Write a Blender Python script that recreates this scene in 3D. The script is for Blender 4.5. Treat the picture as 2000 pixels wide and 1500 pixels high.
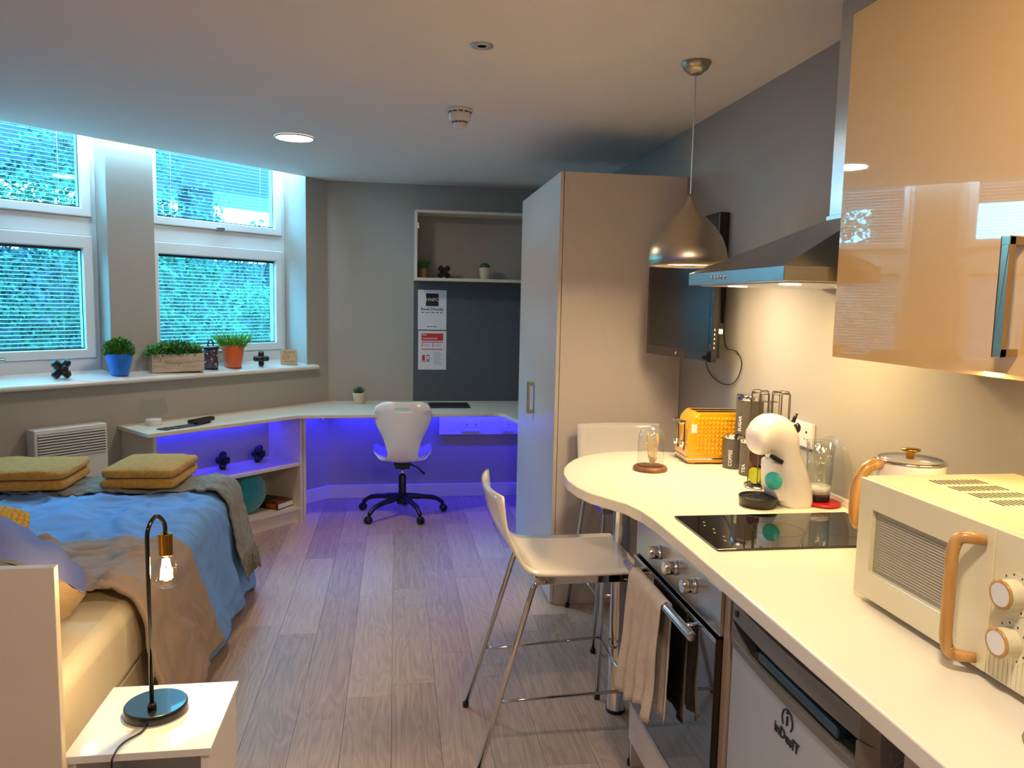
import bpy, bmesh, math, random
from mathutils import Vector, Matrix, noise
from mathutils.geometry import tessellate_polygon
random.seed(7)
PI = math.pi
scene = bpy.context.scene
C = scene.collection
for o in list(bpy.data.objects): bpy.data.objects.remove(o)

# ------------------------------------------------------------------ camera
cam = bpy.data.cameras.new('camera'); camo = bpy.data.objects.new('camera', cam); C.objects.link(camo)
cam.sensor_width = 36.0; cam.lens = 27.0; cam.clip_start = 0.02; cam.clip_end = 200
yaw, pit, rol = 0.1511496, 0.1055064, -0.0205358
F = Vector((math.sin(yaw)*math.cos(pit), math.cos(yaw)*math.cos(pit), -math.sin(pit)))
r0 = Vector((math.cos(yaw), -math.sin(yaw), 0)); d0 = F.cross(r0)
rr = r0*math.cos(rol) + d0*math.sin(rol); dd = -r0*math.sin(rol) + d0*math.cos(rol)
m3 = Matrix((rr, -dd, -F)).transposed()
camo.matrix_world = Matrix.Translation((0, 0, 1.52)) @ m3.to_4x4()
scene.camera = camo

# ------------------------------------------------------------------ world, exposure, large lights
scene.view_settings.view_transform = 'Standard'
scene.view_settings.look = 'None'
scene.view_settings.gamma = 1.0
scene.view_settings.use_curve_mapping = False
scene.view_settings.exposure = 0.45
w = bpy.data.worlds.new('sky'); scene.world = w; w.use_nodes = True
bgn = w.node_tree.nodes['Background']
bgn.inputs[0].default_value = (0.42, 0.78, 1.0, 1); bgn.inputs[1].default_value = 20.0

def area(name, loc, target, sx, sy, energy, col, shape='RECTANGLE', spread=PI):
    l = bpy.data.lights.new(name, 'AREA'); l.shape = shape; l.size = sx; l.size_y = sy
    l.energy = energy; l.color = col; l.spread = spread
    o = bpy.data.objects.new(name, l); C.objects.link(o); o.location = loc
    o.rotation_euler = (Vector(target)-Vector(loc)).to_track_quat('-Z', 'Y').to_euler()
    return o
def point(name, loc, energy, col, r=0.03):
    l = bpy.data.lights.new(name, 'POINT'); l.energy = energy; l.color = col; l.shadow_soft_size = r
    o = bpy.data.objects.new(name, l); C.objects.link(o); o.location = loc
    return o
WARM = (1.0, 0.72, 0.42); WARMW = (1.0, 0.82, 0.62); BLUE = (0.022, 0.022, 1.0); CYAN = (0.30, 0.76, 1.0)

# window wall frame: c + s*D + n*N ; local frame x = D, y = -N
c0 = Vector((-0.504, 5.907, 0)); TH = math.radians(44.0)
D = Vector((math.sin(TH), math.cos(TH), 0)); N = Vector((math.cos(TH), -math.sin(TH), 0))
BAYROT = math.atan2(D.y, D.x)
MB = Matrix.Translation(c0) @ Matrix((D, -N, Vector((0, 0, 1)))).transposed().to_4x4()
def WP(s, n, z=0.0): return c0 + D*s + N*n + Vector((0, 0, z))

CEIL = 2.385
# daylight entering through the two bay windows (portals guide the sky light)
for s in (-2.10, -0.745):
    p = area('window_portal', WP(s, -0.33, 1.9), WP(s, 1, 1.9), 1.0, 1.5, 1, (1, 1, 1))
    p.data.cycles.is_portal = True
# ceiling downlights: one in view, others behind / beside the camera
area('downlight_lamp', (-0.547, 4.40, CEIL-0.012), (-0.547, 4.40, 0), 0.19, 0.19, 9, WARMW, 'DISK')
area('downlight_lamp', (0.35, 0.55, CEIL-0.012), (0.35, 0.55, 0), 0.19, 0.19, 19, WARMW, 'DISK')
area('downlight_lamp', (-1.2, -0.6, CEIL-0.012), (-1.2, -0.6, 0), 0.19, 0.19, 9, WARMW, 'DISK')
area('hood_lamp', (1.16, 2.12, 1.583), (1.19, 2.12, 0.9), 0.10, 0.34, 7.0, (1.0, 0.66, 0.22))
area('cabinet_lamp', (1.27, 1.25, 1.392), (1.22, 1.25, 0.9), 0.05, 0.6, 3.6, (1.0, 0.68, 0.26))

# ------------------------------------------------------------------ helpers
def lin(c):
    if isinstance(c, str):
        c = c.lstrip('#'); c = tuple(int(c[i:i+2], 16)/255 for i in (0, 2, 4))
    return tuple(x/12.92 if x <= 0.04045 else ((x+0.055)/1.055)**2.4 for x in c) + (1.0,)
def mat(name, col, rough=0.5, metal=0.0, spec=0.5, var=0.0, vscale=8.0, bump=0.0, bscale=40.0, coat=0.0,
        emit=None, estr=0.0, stretch=None, col2=None, aniso=0.0, sheen=0.0, detail=3.0):
    m = bpy.data.materials.new(name); m.use_nodes = True; nt = m.node_tree; nd = nt.nodes; ln = nt.links
    b = nd['Principled BSDF']; b.inputs['Base Color'].default_value = lin(col)
    b.inputs['Roughness'].default_value = rough; b.inputs['Metallic'].default_value = metal
    b.inputs['Specular IOR Level'].default_value = spec; b.inputs['Coat Weight'].default_value = coat
    b.inputs['Coat Roughness'].default_value = 0.02
    b.inputs['Sheen Weight'].default_value = sheen
    if aniso: b.inputs['Anisotropic'].default_value = aniso
    if emit is not None:
        b.inputs['Emission Color'].default_value = lin(emit); b.inputs['Emission Strength'].default_value = estr
    tc = nd.new('ShaderNodeTexCoord'); mp = nd.new('ShaderNodeMapping'); ln.new(tc.outputs['Object'], mp.inputs[0])
    if stretch: mp.inputs['Scale'].default_value = stretch
    if var or col2:
        n1 = nd.new('ShaderNodeTexNoise'); n1.inputs['Scale'].default_value = vscale; n1.inputs['Detail'].default_value = detail
        ln.new(mp.outputs[0], n1.inputs['Vector'])
        mx = nd.new('ShaderNodeMix'); mx.data_type = 'RGBA'
        a = lin(col)
        if col2: bb = lin(col2)
        else: bb = tuple(x*(1-var) for x in a[:3]) + (1,)
        mx.inputs[6].default_value = a; mx.inputs[7].default_value = bb
        rp = nd.new('ShaderNodeMapRange'); rp.inputs[1].default_value = 0.35; rp.inputs[2].default_value = 0.65
        ln.new(n1.outputs[0], rp.inputs[0]); ln.new(rp.outputs[0], mx.inputs[0]); ln.new(mx.outputs[2], b.inputs['Base Color'])
    if bump:
        n2 = nd.new('ShaderNodeTexNoise'); n2.inputs['Scale'].default_value = bscale; n2.inputs['Detail'].default_value = 4
        ln.new(mp.outputs[0], n2.inputs['Vector'])
        bp = nd.new('ShaderNodeBump'); bp.inputs['Strength'].default_value = bump; bp.inputs['Distance'].default_value = 0.01
        ln.new(n2.outputs[0], bp.inputs['Height']); ln.new(bp.outputs[0], b.inputs['Normal'])
    return m
def glass(name, tint, gloss=0.12, rough=0.02):
    m = bpy.data.materials.new(name); m.use_nodes = True; nt = m.node_tree; nd = nt.nodes; ln = nt.links
    nd.remove(nd['Principled BSDF'])
    t = nd.new('ShaderNodeBsdfTransparent'); t.inputs[0].default_value = tuple(tint)+(1,)
    g = nd.new('ShaderNodeBsdfGlossy'); g.inputs['Roughness'].default_value = rough
    lw = nd.new('ShaderNodeLayerWeight'); lw.inputs[0].default_value = 0.5
    pw_ = nd.new('ShaderNodeMath'); pw_.operation = 'POWER'; pw_.inputs[1].default_value = 3.5; ln.new(lw.outputs['Facing'], pw_.inputs[0])
    ml = nd.new('ShaderNodeMath'); ml.operation = 'MULTIPLY_ADD'; ml.inputs[1].default_value = gloss*2.2; ml.inputs[2].default_value = gloss*0.35; ln.new(pw_.outputs[0], ml.inputs[0])
    mx = nd.new('ShaderNodeMixShader'); ln.new(ml.outputs[0], mx.inputs[0]); ln.new(t.outputs[0], mx.inputs[1]); ln.new(g.outputs[0], mx.inputs[2])
    ln.new(mx.outputs[0], nd['Material Output'].inputs[0])
    return m

class B:
    def __init__(s, M=None): s.v = []; s.f = []; s.M = M
    def add(s, vs, fs):
        o = len(s.v); s.v += [Vector(v) for v in vs]; s.f += [tuple(i+o for i in f) for f in fs]; return s
    def box(s, x0, x1, y0, y1, z0, z1, R=None):
        vs = [Vector((x, y, z)) for z in (z0, z1) for y in (y0, y1) for x in (x0, x1)]
        if R is not None: vs = [R @ v for v in vs]
        return s.add(vs, [(0, 2, 3, 1), (4, 5, 7, 6), (0, 1, 5, 4), (2, 6, 7, 3), (0, 4, 6, 2), (1, 3, 7, 5)])
    def prism(s, pts, a0, a1, ax='z', holes=()):
        def P(p, a):
            if ax == 'z': return Vector((p[0], p[1], a))
            if ax == 'y': return Vector((p[0], a, p[1]))
            return Vector((a, p[0], p[1]))
        loops = [list(pts)] + [list(h) for h in holes]
        flat = [p for l in loops for p in l]; n = len(flat)
        tris = tessellate_polygon([[Vector((p[0], p[1], 0)) for p in l] for l in loops])
        vs = [P(p, a0) for p in flat] + [P(p, a1) for p in flat]
        fs = [tuple(t) for t in tris] + [tuple(i+n for i in reversed(t)) for t in tris]
        k = 0
        for l in loops:
            m = len(l)
            for i in range(m): j = (i+1) % m; fs.append((k+i, k+j, k+j+n, k+i+n))
            k += m
        return s.add(vs, fs)
    def lathe(s, prof, seg=24, cx=0, cy=0, cz=0, R=None, cap=True):
        vs = []; fs = []; n = len(prof)
        for i in range(seg):
            a = 2*PI*i/seg
            for r, z in prof:
                v = Vector((r*math.cos(a), r*math.sin(a), z))
                if R is not None: v = R @ v
                vs.append(v + Vector((cx, cy, cz)))
        for i in range(seg):
            j = (i+1) % seg
            for k in range(n-1): fs.append((i*n+k, j*n+k, j*n+k+1, i*n+k+1))
        if cap:
            if prof[0][0] > 1e-5: fs.append(tuple(i*n for i in reversed(range(seg))))
            if prof[-1][0] > 1e-5: fs.append(tuple(i*n+n-1 for i in range(seg)))
        return s.add(vs, fs)
    def tube(s, pts, r, seg=8, closed=False, cap=True):
        pts = [Vector(p) for p in pts]; n = len(pts)
        rs = r if isinstance(r, (list, tuple)) else [r]*n
        ts = []
        for i in range(n):
            a = pts[(i-1) % n] if (i > 0 or closed) else pts[i]; b = pts[(i+1) % n] if (i < n-1 or closed) else pts[i]
            ts.append((b-a).normalized())
        up = Vector((0, 0, 1)) if abs(ts[0].z) < 0.9 else Vector((1, 0, 0))
        u = ts[0].cross(up).normalized(); vs = []; fs = []
        for i in range(n):
            u = (u - ts[i]*u.dot(ts[i])).normalized(); v = ts[i].cross(u)
            for k in range(seg):
                a = 2*PI*k/seg; vs.append(pts[i] + (u*math.cos(a) + v*math.sin(a))*rs[i])
        m = n if closed else n-1
        for i in range(m):
            j = (i+1) % n
            for k in range(seg):
                l = (k+1) % seg; fs.append((i*seg+k, i*seg+l, j*seg+l, j*seg+k))
        if cap and not closed:
            fs.append(tuple(reversed(range(seg)))); fs.append(tuple(range((n-1)*seg, n*seg)))
        return s.add(vs, fs)
    def ball(s, cx, cy, cz, rx, ry=None, rz=None, seg=20, rings=12, R=None, fn=None):
        ry = ry or rx; rz = rz or rx; vs = []; fs = []
        for i in range(rings+1):
            th = PI*i/rings
            for j in range(seg):
                a = 2*PI*j/seg; v = Vector((math.sin(th)*math.cos(a), math.sin(th)*math.sin(a), math.cos(th)))
                if fn: v = fn(v)
                v = Vector((v.x*rx, v.y*ry, v.z*rz))
                if R is not None: v = R @ v
                vs.append(v + Vector((cx, cy, cz)))
        for i in range(rings):
            for j in range(seg):
                k = (j+1) % seg; fs.append((i*seg+j, (i+1)*seg+j, (i+1)*seg+k, i*seg+k))
        return s.add(vs, fs)
    def grid(s, fn, nu, nv):
        vs = [fn(i/nu, j/nv) for j in range(nv+1) for i in range(nu+1)]
        return s.add(vs, [(j*(nu+1)+i, j*(nu+1)+i+1, (j+1)*(nu+1)+i+1, (j+1)*(nu+1)+i) for j in range(nv) for i in range(nu)])
    def mesh(s, name):
        me = bpy.data.meshes.new(name)
        vs = [s.M @ v for v in s.v] if s.M is not None else s.v
        me.from_pydata([tuple(v) for v in vs], [], s.f); me.update()
        bm = bmesh.new(); bm.from_mesh(me); bmesh.ops.remove_doubles(bm, verts=bm.verts, dist=1e-5)
        bmesh.ops.recalc_face_normals(bm, faces=bm.faces); bm.to_mesh(me); bm.free()
        return me
    def build(s, name, m, parent=None, bevel=0.0, smooth=False, seg=2, kind=None, solid=0.0, sub=0, loc=None):
        o = bpy.data.objects.new(name, s.mesh(name)); C.objects.link(o); o.data.materials.append(m)
        if parent is not None: o.parent = parent
        if loc is not None: o.location = loc
        if smooth: o.data.polygons.foreach_set('use_smooth', [True]*len(o.data.polygons))
        if sub: md = o.modifiers.new('sub', 'SUBSURF'); md.levels = sub; md.render_levels = sub
        if solid: md = o.modifiers.new('solid', 'SOLIDIFY'); md.thickness = solid; md.offset = 0
        if bevel:
            md = o.modifiers.new('bevel', 'BEVEL'); md.width = bevel; md.segments = seg; md.limit_method = 'ANGLE'; md.angle_limit = math.radians(40)
            md.harden_normals = False
        if smooth == 'auto' or (bevel and smooth):
            try:
                o.data.set_sharp_from_angle(angle=math.radians(40))
            except Exception: pass
        if kind: o['kind'] = kind
        return o
def thing(name, label, cat, loc=(0, 0, 0), rotz=0.0, group=None):
    o = bpy.data.objects.new(name, None); o.empty_display_size = 0.05; C.objects.link(o); o.location = loc; o.rotation_euler = (0, 0, rotz)
    o['label'] = label; o['category'] = cat
    if group: o['group'] = group
    return o
def tag(o, label, cat, group=None, kind=None):
    o['label'] = label; o['category'] = cat
    if group: o['group'] = group
    if kind: o['kind'] = kind
    return o
def struct(o, label=None): o['kind'] = 'structure'; (o.__setitem__('label', label) if label else None); return o
def recenter(o, loc=None):
    me = o.data; cs = [v.co.copy() for v in me.vertices]
    if loc is None:
        loc = Vector(((min(v.x for v in cs)+max(v.x for v in cs))/2, (min(v.y for v in cs)+max(v.y for v in cs))/2, min(v.z for v in cs)))
    me.transform(Matrix.Translation(-Vector(loc))); o.location = loc; return o
def text_b(s, size, bold=0.0, align='CENTER', extrude=0.0006, space=1.0):
    cu = bpy.data.curves.new('lettering', 'FONT'); cu.body = s; cu.size = size; cu.align_x = align; cu.align_y = 'CENTER'
    cu.offset = bold; cu.extrude = extrude; cu.space_character = space; cu.resolution_u = 2
    t = bpy.data.objects.new('tmp', cu); C.objects.link(t)
    bpy.context.view_layer.update()
    me = bpy.data.meshes.new_from_object(t.evaluated_get(bpy.context.evaluated_depsgraph_get()))
    b = B(); b.add([v.co.copy() for v in me.vertices], [tuple(p.vertices) for p in me.polygons])
    bpy.data.objects.remove(t); bpy.data.meshes.remove(me)
    return b
def xf(b, M): b.v = [M @ v for v in b.v]; return b
def rrect(x0, x1, y0, y1, r, n=5):
    pts = []
    for cx, cy, a0 in ((x1-r, y0+r, -PI/2), (x1-r, y1-r, 0), (x0+r, y1-r, PI/2), (x0+r, y0+r, PI)):
        for i in range(n+1): a = a0 + i*PI/2/n; pts.append((cx+r*math.cos(a), cy+r*math.sin(a)))
    return pts
def circ(cx, cy, r, n=24, ry=None): return [(cx+r*math.cos(2*PI*i/n), cy+(ry or r)*math.sin(2*PI*i/n)) for i in range(n)]
def arc3(p0, p1, p2, n=6):  # quadratic bend
    p0, p1, p2 = Vector(p0), Vector(p1), Vector(p2); return [p0*(1-t)**2 + p1*2*t*(1-t) + p2*t*t for t in [i/n for i in range(n+1)]]
def fillet(pts, r=0.03, n=4):
    pts = [Vector(p) for p in pts]; out = [pts[0]]
    for i in range(1, len(pts)-1):
        a, b, c = pts[i-1], pts[i], pts[i+1]
        u = (a-b); v = (c-b); ra = min(r, u.length*0.49, v.length*0.49)
        out += arc3(b+u.normalized()*ra, b, b+v.normalized()*ra, n)
    return out + [pts[-1]]

def smooth_pts(p, n=5):
    p = [Vector(q) for q in p]; out = []
    for i in range(len(p)-1):
        a = p[max(i-1, 0)]; b = p[i]; c = p[i+1]; d = p[min(i+2, len(p)-1)]
        for k in range(n):
            t_ = k/n; out.append(0.5*((2*b) + (c-a)*t_ + (2*a-5*b+4*c-d)*t_*t_ + (3*b-a-3*c+d)*t_**3))
    return out+[p[-1]]

# ------------------------------------------------------------------ materials
M_wall = mat('wall_paint', '#a5a099', 0.75, bump=0.05, bscale=180, var=0.03, vscale=2)
M_ceil = mat('ceiling_paint', '#e4dfdb', 0.8, bump=0.04, bscale=150)
M_white = mat('white_upvc', '#d9dde0', 0.35)
M_sill = mat('sill_gloss', '#d9d6d0', 0.18, coat=0.3)
M_board = mat('cream_board', '#d8cdbb', 0.4, var=0.05, vscale=4, stretch=(1, 1, 1))
M_ward = mat('wardrobe_board', '#cdc2ba', 0.35)
M_skirt = mat('skirting_paint', '#d4d2d0', 0.4)
M_top = mat('worktop_laminate', '#ece4d4', 0.3, coat=0.1)
M_carc = mat('taupe_gloss', '#a08c7c', 0.2, coat=0.4)
M_door = mat('tan_gloss', '#e0b878', 0.40, spec=0.2, coat=1.0)
M_door.node_tree.nodes['Principled BSDF'].inputs['Coat IOR'].default_value = 1.75
M_edge = mat('tan_edge', '#b89a7a', 0.3)
M_black = mat('black_plastic', '#111114', 0.35)
M_blackg = mat('black_gloss', '#08080a', 0.05, coat=0.6)
M_dark = mat('dark_grey', '#2b2c30', 0.5)
M_chrome = mat('chrome', '#d8d8da', 0.07, 1.0)
M_steel = mat('brushed_steel', '#c3c9ce', 0.25, 1.0, aniso=0.6, bump=0.05, bscale=90, stretch=(1, 12, 60))
M_nickel = mat('brushed_nickel', '#c4b79f', 0.30, 1.0, aniso=0.7)
M_silver = mat('silver_plastic', '#b9c0c6', 0.35, 0.4)
M_silver2 = mat('dark_silver_plastic', '#77746e', 0.32, 0.4)
M_whitep = mat('white_plastic', '#dcdad8', 0.28, coat=0.2)
M_whiteg = mat('white_gloss', '#e6e1dc', 0.1, coat=0.6)
M_creme = mat('cream_enamel', '#e2d9b6', 0.25, coat=0.3)
M_wood = mat('light_wood', '#c99a58', 0.35, col2='#a87738', vscale=5, stretch=(14, 14, 1.5), coat=0.2)
M_brownw = mat('brown_wood', '#8a5a3c', 0.45, col2='#6b4028', vscale=6, stretch=(3, 14, 14))
M_birch = mat('plywood_print', '#cdb594', 0.5, col2='#bda37e', vscale=5, stretch=(2, 8, 8))
M_pane = glass('tinted_window_glass', (0.50, 0.86, 0.97), 0.10)
M_clear = glass('clear_glass', (0.93, 0.95, 0.95), 0.22)
M_acry = glass('clear_acrylic', (0.96, 0.97, 0.98), 0.12, 0.15)
M_slat = mat('blind_slat', '#74898e', 0.45)
M_gold = mat('brass', '#b8893a', 0.22, 1.0)
M_yellow = mat('yellow_enamel', '#e0a00a', 0.22, coat=0.5)
M_towel = mat('mustard_towel', '#e3a412', 0.95, bump=0.9, bscale=260, var=0.25, vscale=60, sheen=0.4)
M_knit = mat('mustard_knit', '#d9a514', 0.9, bump=0.6, bscale=120, sheen=0.3)
M_blue = mat('blue_cotton', '#6d9bd6', 0.85, bump=0.25, bscale=14, detail=5)
M_fold = mat('taupe_cotton', '#9c8878', 0.85, bump=0.35, bscale=16)
M_sheet = mat('cream_sheet', '#e2d6ba', 0.8, bump=0.1, bscale=12)
M_throw = mat('taupe_throw', '#848073', 0.95, bump=0.8, bscale=90, var=0.3, vscale=40, sheen=0.2)
M_cblue = mat('blue_pillow', '#6674b4', 0.8, bump=0.15, bscale=14)
M_cgrey = mat('grey_linen', '#77736a', 0.9, bump=0.2, bscale=60)
M_beige = mat('beige_linen', '#c0a680', 0.9, bump=0.3, bscale=120, var=0.1, vscale=50)
M_tea = mat('tea_towel_cloth', '#d2c6bc', 0.95, bump=0.5, bscale=200, var=0.12, vscale=20)
M_grey = mat('grey_tin', '#59544f', 0.45)
M_print = mat('white_print', '#e8e6e0', 0.5)
M_ink = mat('black_ink', '#15161c', 0.6)
M_red = mat('red_ink', '#c8242e', 0.6)
M_paper = mat('paper', '#d5d5dc', 0.6)
M_felt = mat('grey_felt', '#5d6066', 0.95, bump=0.5, bscale=300, var=0.18, vscale=120)
M_leaf = mat('leaf_green', '#4d8a2a', 0.6, col2='#2c5a18', vscale=30)
M_leaf2 = mat('grass_green', '#6fae2e', 0.6, col2='#3f7d1c', vscale=30)
M_succ = mat('succulent_green', '#4e6350', 0.6, col2='#37493a', vscale=40)
M_bluepot = mat('blue_pot', '#1f6fd0', 0.3)
M_orange = mat('orange_pot', '#d8622c', 0.35)
M_creampot = mat('cream_pot', '#cfc0ab', 0.6)
M_terra = mat('tan_pot', '#8f6a4c', 0.7)
M_crate = mat('whitewashed_wood', '#c4b7a4', 0.7, col2='#a89985', vscale=5, stretch=(2, 2, 18))
M_led = mat('blue_led', '#101060', 0.5, emit='#2020ff', estr=30)
M_lampon = mat('lit_diffuser', '#ffffff', 0.5, emit='#fff2df', estr=9)
M_bulbon = mat('lit_filament', '#ffffff', 0.5, emit='#ffb860', estr=60)
M_teal = mat('teal_plush', '#1f8f92', 0.95, bump=0.8, bscale=70, sheen=0.6)
M_mint = mat('mint_plastic', '#39b8ae', 0.35)
M_lime = mat('lime_foil', '#b8bf16', 0.25, 0.3, bump=0.5, bscale=60)
M_cocoa = mat('cocoa_foil', '#4a2116', 0.3, 0.2)
M_redp = mat('red_plastic', '#b81420', 0.3)
M_dry = mat('dried_grass', '#d8b878', 0.8)
M_soil = mat('soil', '#2a211a', 0.95)

# plank floor material: grain along y, tone per plank
def plank_mat():
    m = bpy.data.materials.new('oak_plank'); m.use_nodes = True; nt = m.node_tree; nd = nt.nodes; ln = nt.links
    b = nd['Principled BSDF']; b.inputs['Roughness'].default_value = 0.42; b.inputs['Specular IOR Level'].default_value = 0.4
    oi = nd.new('ShaderNodeObjectInfo'); tc = nd.new('ShaderNodeTexCoord')
    sc = nd.new('ShaderNodeVectorMath'); sc.operation = 'SCALE'; sc.inputs[0].default_value = (7.3, 31.7, 3.1)
    ln.new(oi.outputs['Random'], sc.inputs['Scale'])
    ad = nd.new('ShaderNodeVectorMath'); ad.operation = 'ADD'; ln.new(tc.outputs['Object'], ad.inputs[0]); ln.new(sc.outputs[0], ad.inputs[1])
    mp = nd.new('ShaderNodeMapping'); mp.inputs['Scale'].default_value = (9, 1.1, 1); ln.new(ad.outputs[0], mp.inputs[0])
    n1 = nd.new('ShaderNodeTexNoise'); n1.inputs['Scale'].default_value = 1.2; n1.inputs['Detail'].default_value = 2; n1.inputs['Distortion'].default_value = 0.6
    ln.new(mp.outputs[0], n1.inputs['Vector'])
    wv = nd.new('ShaderNodeMath'); wv.operation = 'MULTIPLY'; wv.inputs[1].default_value = 22; ln.new(n1.outputs[0], wv.inputs[0])
    fr = nd.new('ShaderNodeMath'); fr.operation = 'PINGPONG'; fr.inputs[1].default_value = 1.0; ln.new(wv.outputs[0], fr.inputs[0])
    mp2 = nd.new('ShaderNodeMapping'); mp2.inputs['Scale'].default_value = (120, 4, 1); ln.new(ad.outputs[0], mp2.inputs[0])
    n2 = nd.new('ShaderNodeTexNoise'); n2.inputs['Scale'].default_value = 1; n2.inputs['Detail'].default_value = 3; ln.new(mp2.outputs[0], n2.inputs['Vector'])
    m1 = nd.new('ShaderNodeMath'); m1.operation = 'MULTIPLY_ADD'; m1.inputs[1].default_value = 0.20; ln.new(fr.outputs[0], m1.inputs[0])
    m2 = nd.new('ShaderNodeMath'); m2.operation = 'MULTIPLY_ADD'; m2.inputs[1].default_value = 0.55; m2.inputs[2].default_value = 0.0
    ln.new(n2.outputs[0], m2.inputs[0]); ln.new(m2.outputs[0], m1.inputs[2])
    m3_ = nd.new('ShaderNodeMath'); m3_.operation = 'MULTIPLY_ADD'; m3_.inputs[1].default_value = 0.42; ln.new(oi.outputs['Random'], m3_.inputs[0]); ln.new(m1.outputs[0], m3_.inputs[2])
    cr = nd.new('ShaderNodeValToRGB'); e = cr.color_ramp.elements; e[0].position = 0.15; e[0].color = lin('#92796a'); e[1].position = 1.0; e[1].color = lin('#d2b8a2')
    ln.new(m3_.outputs[0], cr.inputs[0]); ln.new(cr.outputs[0], b.inputs['Base Color'])
    bp = nd.new('ShaderNodeBump'); bp.inputs['Strength'].default_value = 0.12; bp.inputs['Distance'].default_value = 0.004
    ln.new(n2.outputs[0], bp.inputs['Height']); ln.new(bp.outputs[0], b.inputs['Normal'])
    return m
M_plank = plank_mat()
M_gap = mat('plank_joint', '#5d4d42', 0.7)

# ================================================================== room shell
XL, XR, YB, YR = -2.72, 1.415, 5.907, -1.7
T = 0.12
# where the bay wall meets the left wall
sL = (XL - c0.x)/D.x
yL = c0.y + D.y*sL
fl = B().prism([(XL, YR), (XR, YR), (XR, YB), (c0.x, YB), (XL, yL)], -0.1, -0.012)
floor = struct(fl.build('floor', M_gap))
# planks, clipped to the room outline
pw, pl = 0.17, 1.035
def inside(x, y): return (x < c0.x+0.0 and (Vector((x, y, 0))-c0).dot(N) > 0) or x >= c0.x
pm = B().box(-pw/2+0.0006, pw/2-0.0006, -pl/2+0.0006, pl/2-0.0006, -0.012, 0).mesh('plank')
pm.materials.append(M_plank)
starts = [0.0, 0.42, 0.78, 0.25, 0.60, 0.92, 0.13, 0.5]
k0 = int((XL+0.01)/pw)-1
for k in range(k0, 10):
    xc = -0.01 + pw*(k+0.5)
    if xc-pw/2 > XR or xc+pw/2 < XL: continue
    off = 2.942 - 1.035*5 + (0 if k == 0 else starts[(k*3) % 8]*pl)
    j = -1
    while True:
        y0 = off + j*pl; j += 1
        if y0 > YB: break
        if y0 + pl < YR: continue
        x0, x1, y1 = max(xc-pw/2, XL), min(xc+pw/2, XR), min(y0+pl, YB)
        y0c = max(y0, YR)
        crn = [(x0, y0c), (x1, y0c), (x1, y1), (x0, y1)]
        if all(inside(*q) for q in crn) and x1-x0 > pw-0.001 and y1-y0c > pl-0.001:
            o = bpy.data.objects.new('plank', pm); C.objects.link(o); o.parent = floor; o.location = (xc, y0+pl/2, 0)
        elif inside(x1, y0c) and x1-x0 > 0.01 and y1-y0c > 0.01:
            def Yw(x): return c0.y + (x-c0.x)*D.y/D.x if x < c0.x else YB
            pts = [(x0, y0c)] if inside(x0, y0c) else []
            if not pts:
                xi = c0.x + (y0c-c0.y)*D.x/D.y; pts = [(xi, y0c)]
            pts += [(x1, y0c), (x1, min(y1, Yw(x1)))]
            ya, yb_ = min(y1, Yw(x1)), min(y1, Yw(x0))
            if Yw(x1) > y1 and Yw(x0) < y1: pts.append((c0.x + (y1-c0.y)*D.x/D.y, y1))
            if inside(x0, y0c): pts.append((x0, max(yb_, y0c+0.001)))
            if len(pts) >= 3:
                o = B().prism([(p[0]-xc, p[1]-y0-pl/2) for p in pts], -0.012, 0).build('plank', M_plank, floor, loc=(xc, y0+pl/2, 0))

struct(B().prism([(XL-T, YR-T), (XR+T, YR-T), (XR+T, YB+T), (c0.x+0.01, YB+T), (c0.x, YB), (XL, yL), (XL-T, yL-T*1.03)], CEIL, CEIL+0.10).build('ceiling', M_ceil))
# right, back, left, rear walls
struct(B().box(XR, XR+T, YR-T, YB+T, -0.1, CEIL).build('wall_right', M_wall))
struct(B().box(c0.x-0.2, XR, YB, YB+T, -0.1, CEIL).build('wall_back', M_wall))
struct(B().box(XL-T, XL, YR-T, yL+0.02, -0.1, CEIL).build('wall_left', M_wall))
struct(B().box(XL, XR, YR-T, YR, -0.1, CEIL).build('wall_rear', M_wall))
# bay wall in its own frame (x along the wall, y into the wall)
wb = B(MB)
HZ = 2.72
WS = [(-2.66, -1.56), (-1.27, -0.20)]   # window openings
REV = -0.24
wb.box(sL-0.15, 0.16, 0, 0.42, -0.1, 1.03)                    # below the sill
wb.box(-0.20, 0.16, 0, 0.42, 1.03, HZ)                        # right of the bay
wb.box(-1.56, -1.27, 0.12, 0.42, 1.03, HZ)                    # pillar, set back
wb.box(sL-0.15, -2.66, 0, 0.42, 1.03, HZ)
wb.box(sL-0.15, 0.16, 0.105, 0.42, HZ, HZ+0.1)                # recess head
struct(wb.build('wall_bay', M_wall, bevel=0.004))
# sill: slopes very slightly down to its rounded nose
sl = B(MB)
prof = [(-0.045, 1.004), (-0.052, 1.012), (-0.053, 1.022), (-0.047, 1.031), (-0.036, 1.036), (0.30, 1.074), (0.30, 1.03), (0.0, 1.005)]
x0, x1 = sL+0.02, -0.125
n_ = len(prof)
sl.add([(x, p[0], p[1]) for x in (x0, x1) for p in prof],
       [(i, (i+1) % n_, (i+1) % n_+n_, i+n_) for i in range(n_)] + [tuple(range(n_)), tuple(reversed(range(n_, 2*n_)))])
sill = struct(sl.build('trim_1', M_sill, smooth=False, bevel=0.002), 'white gloss window sill board running the length of the bay wall')
def sillz(n): return 1.036 + 0.036*(0.036-n)/0.336 + 0.0015
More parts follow.
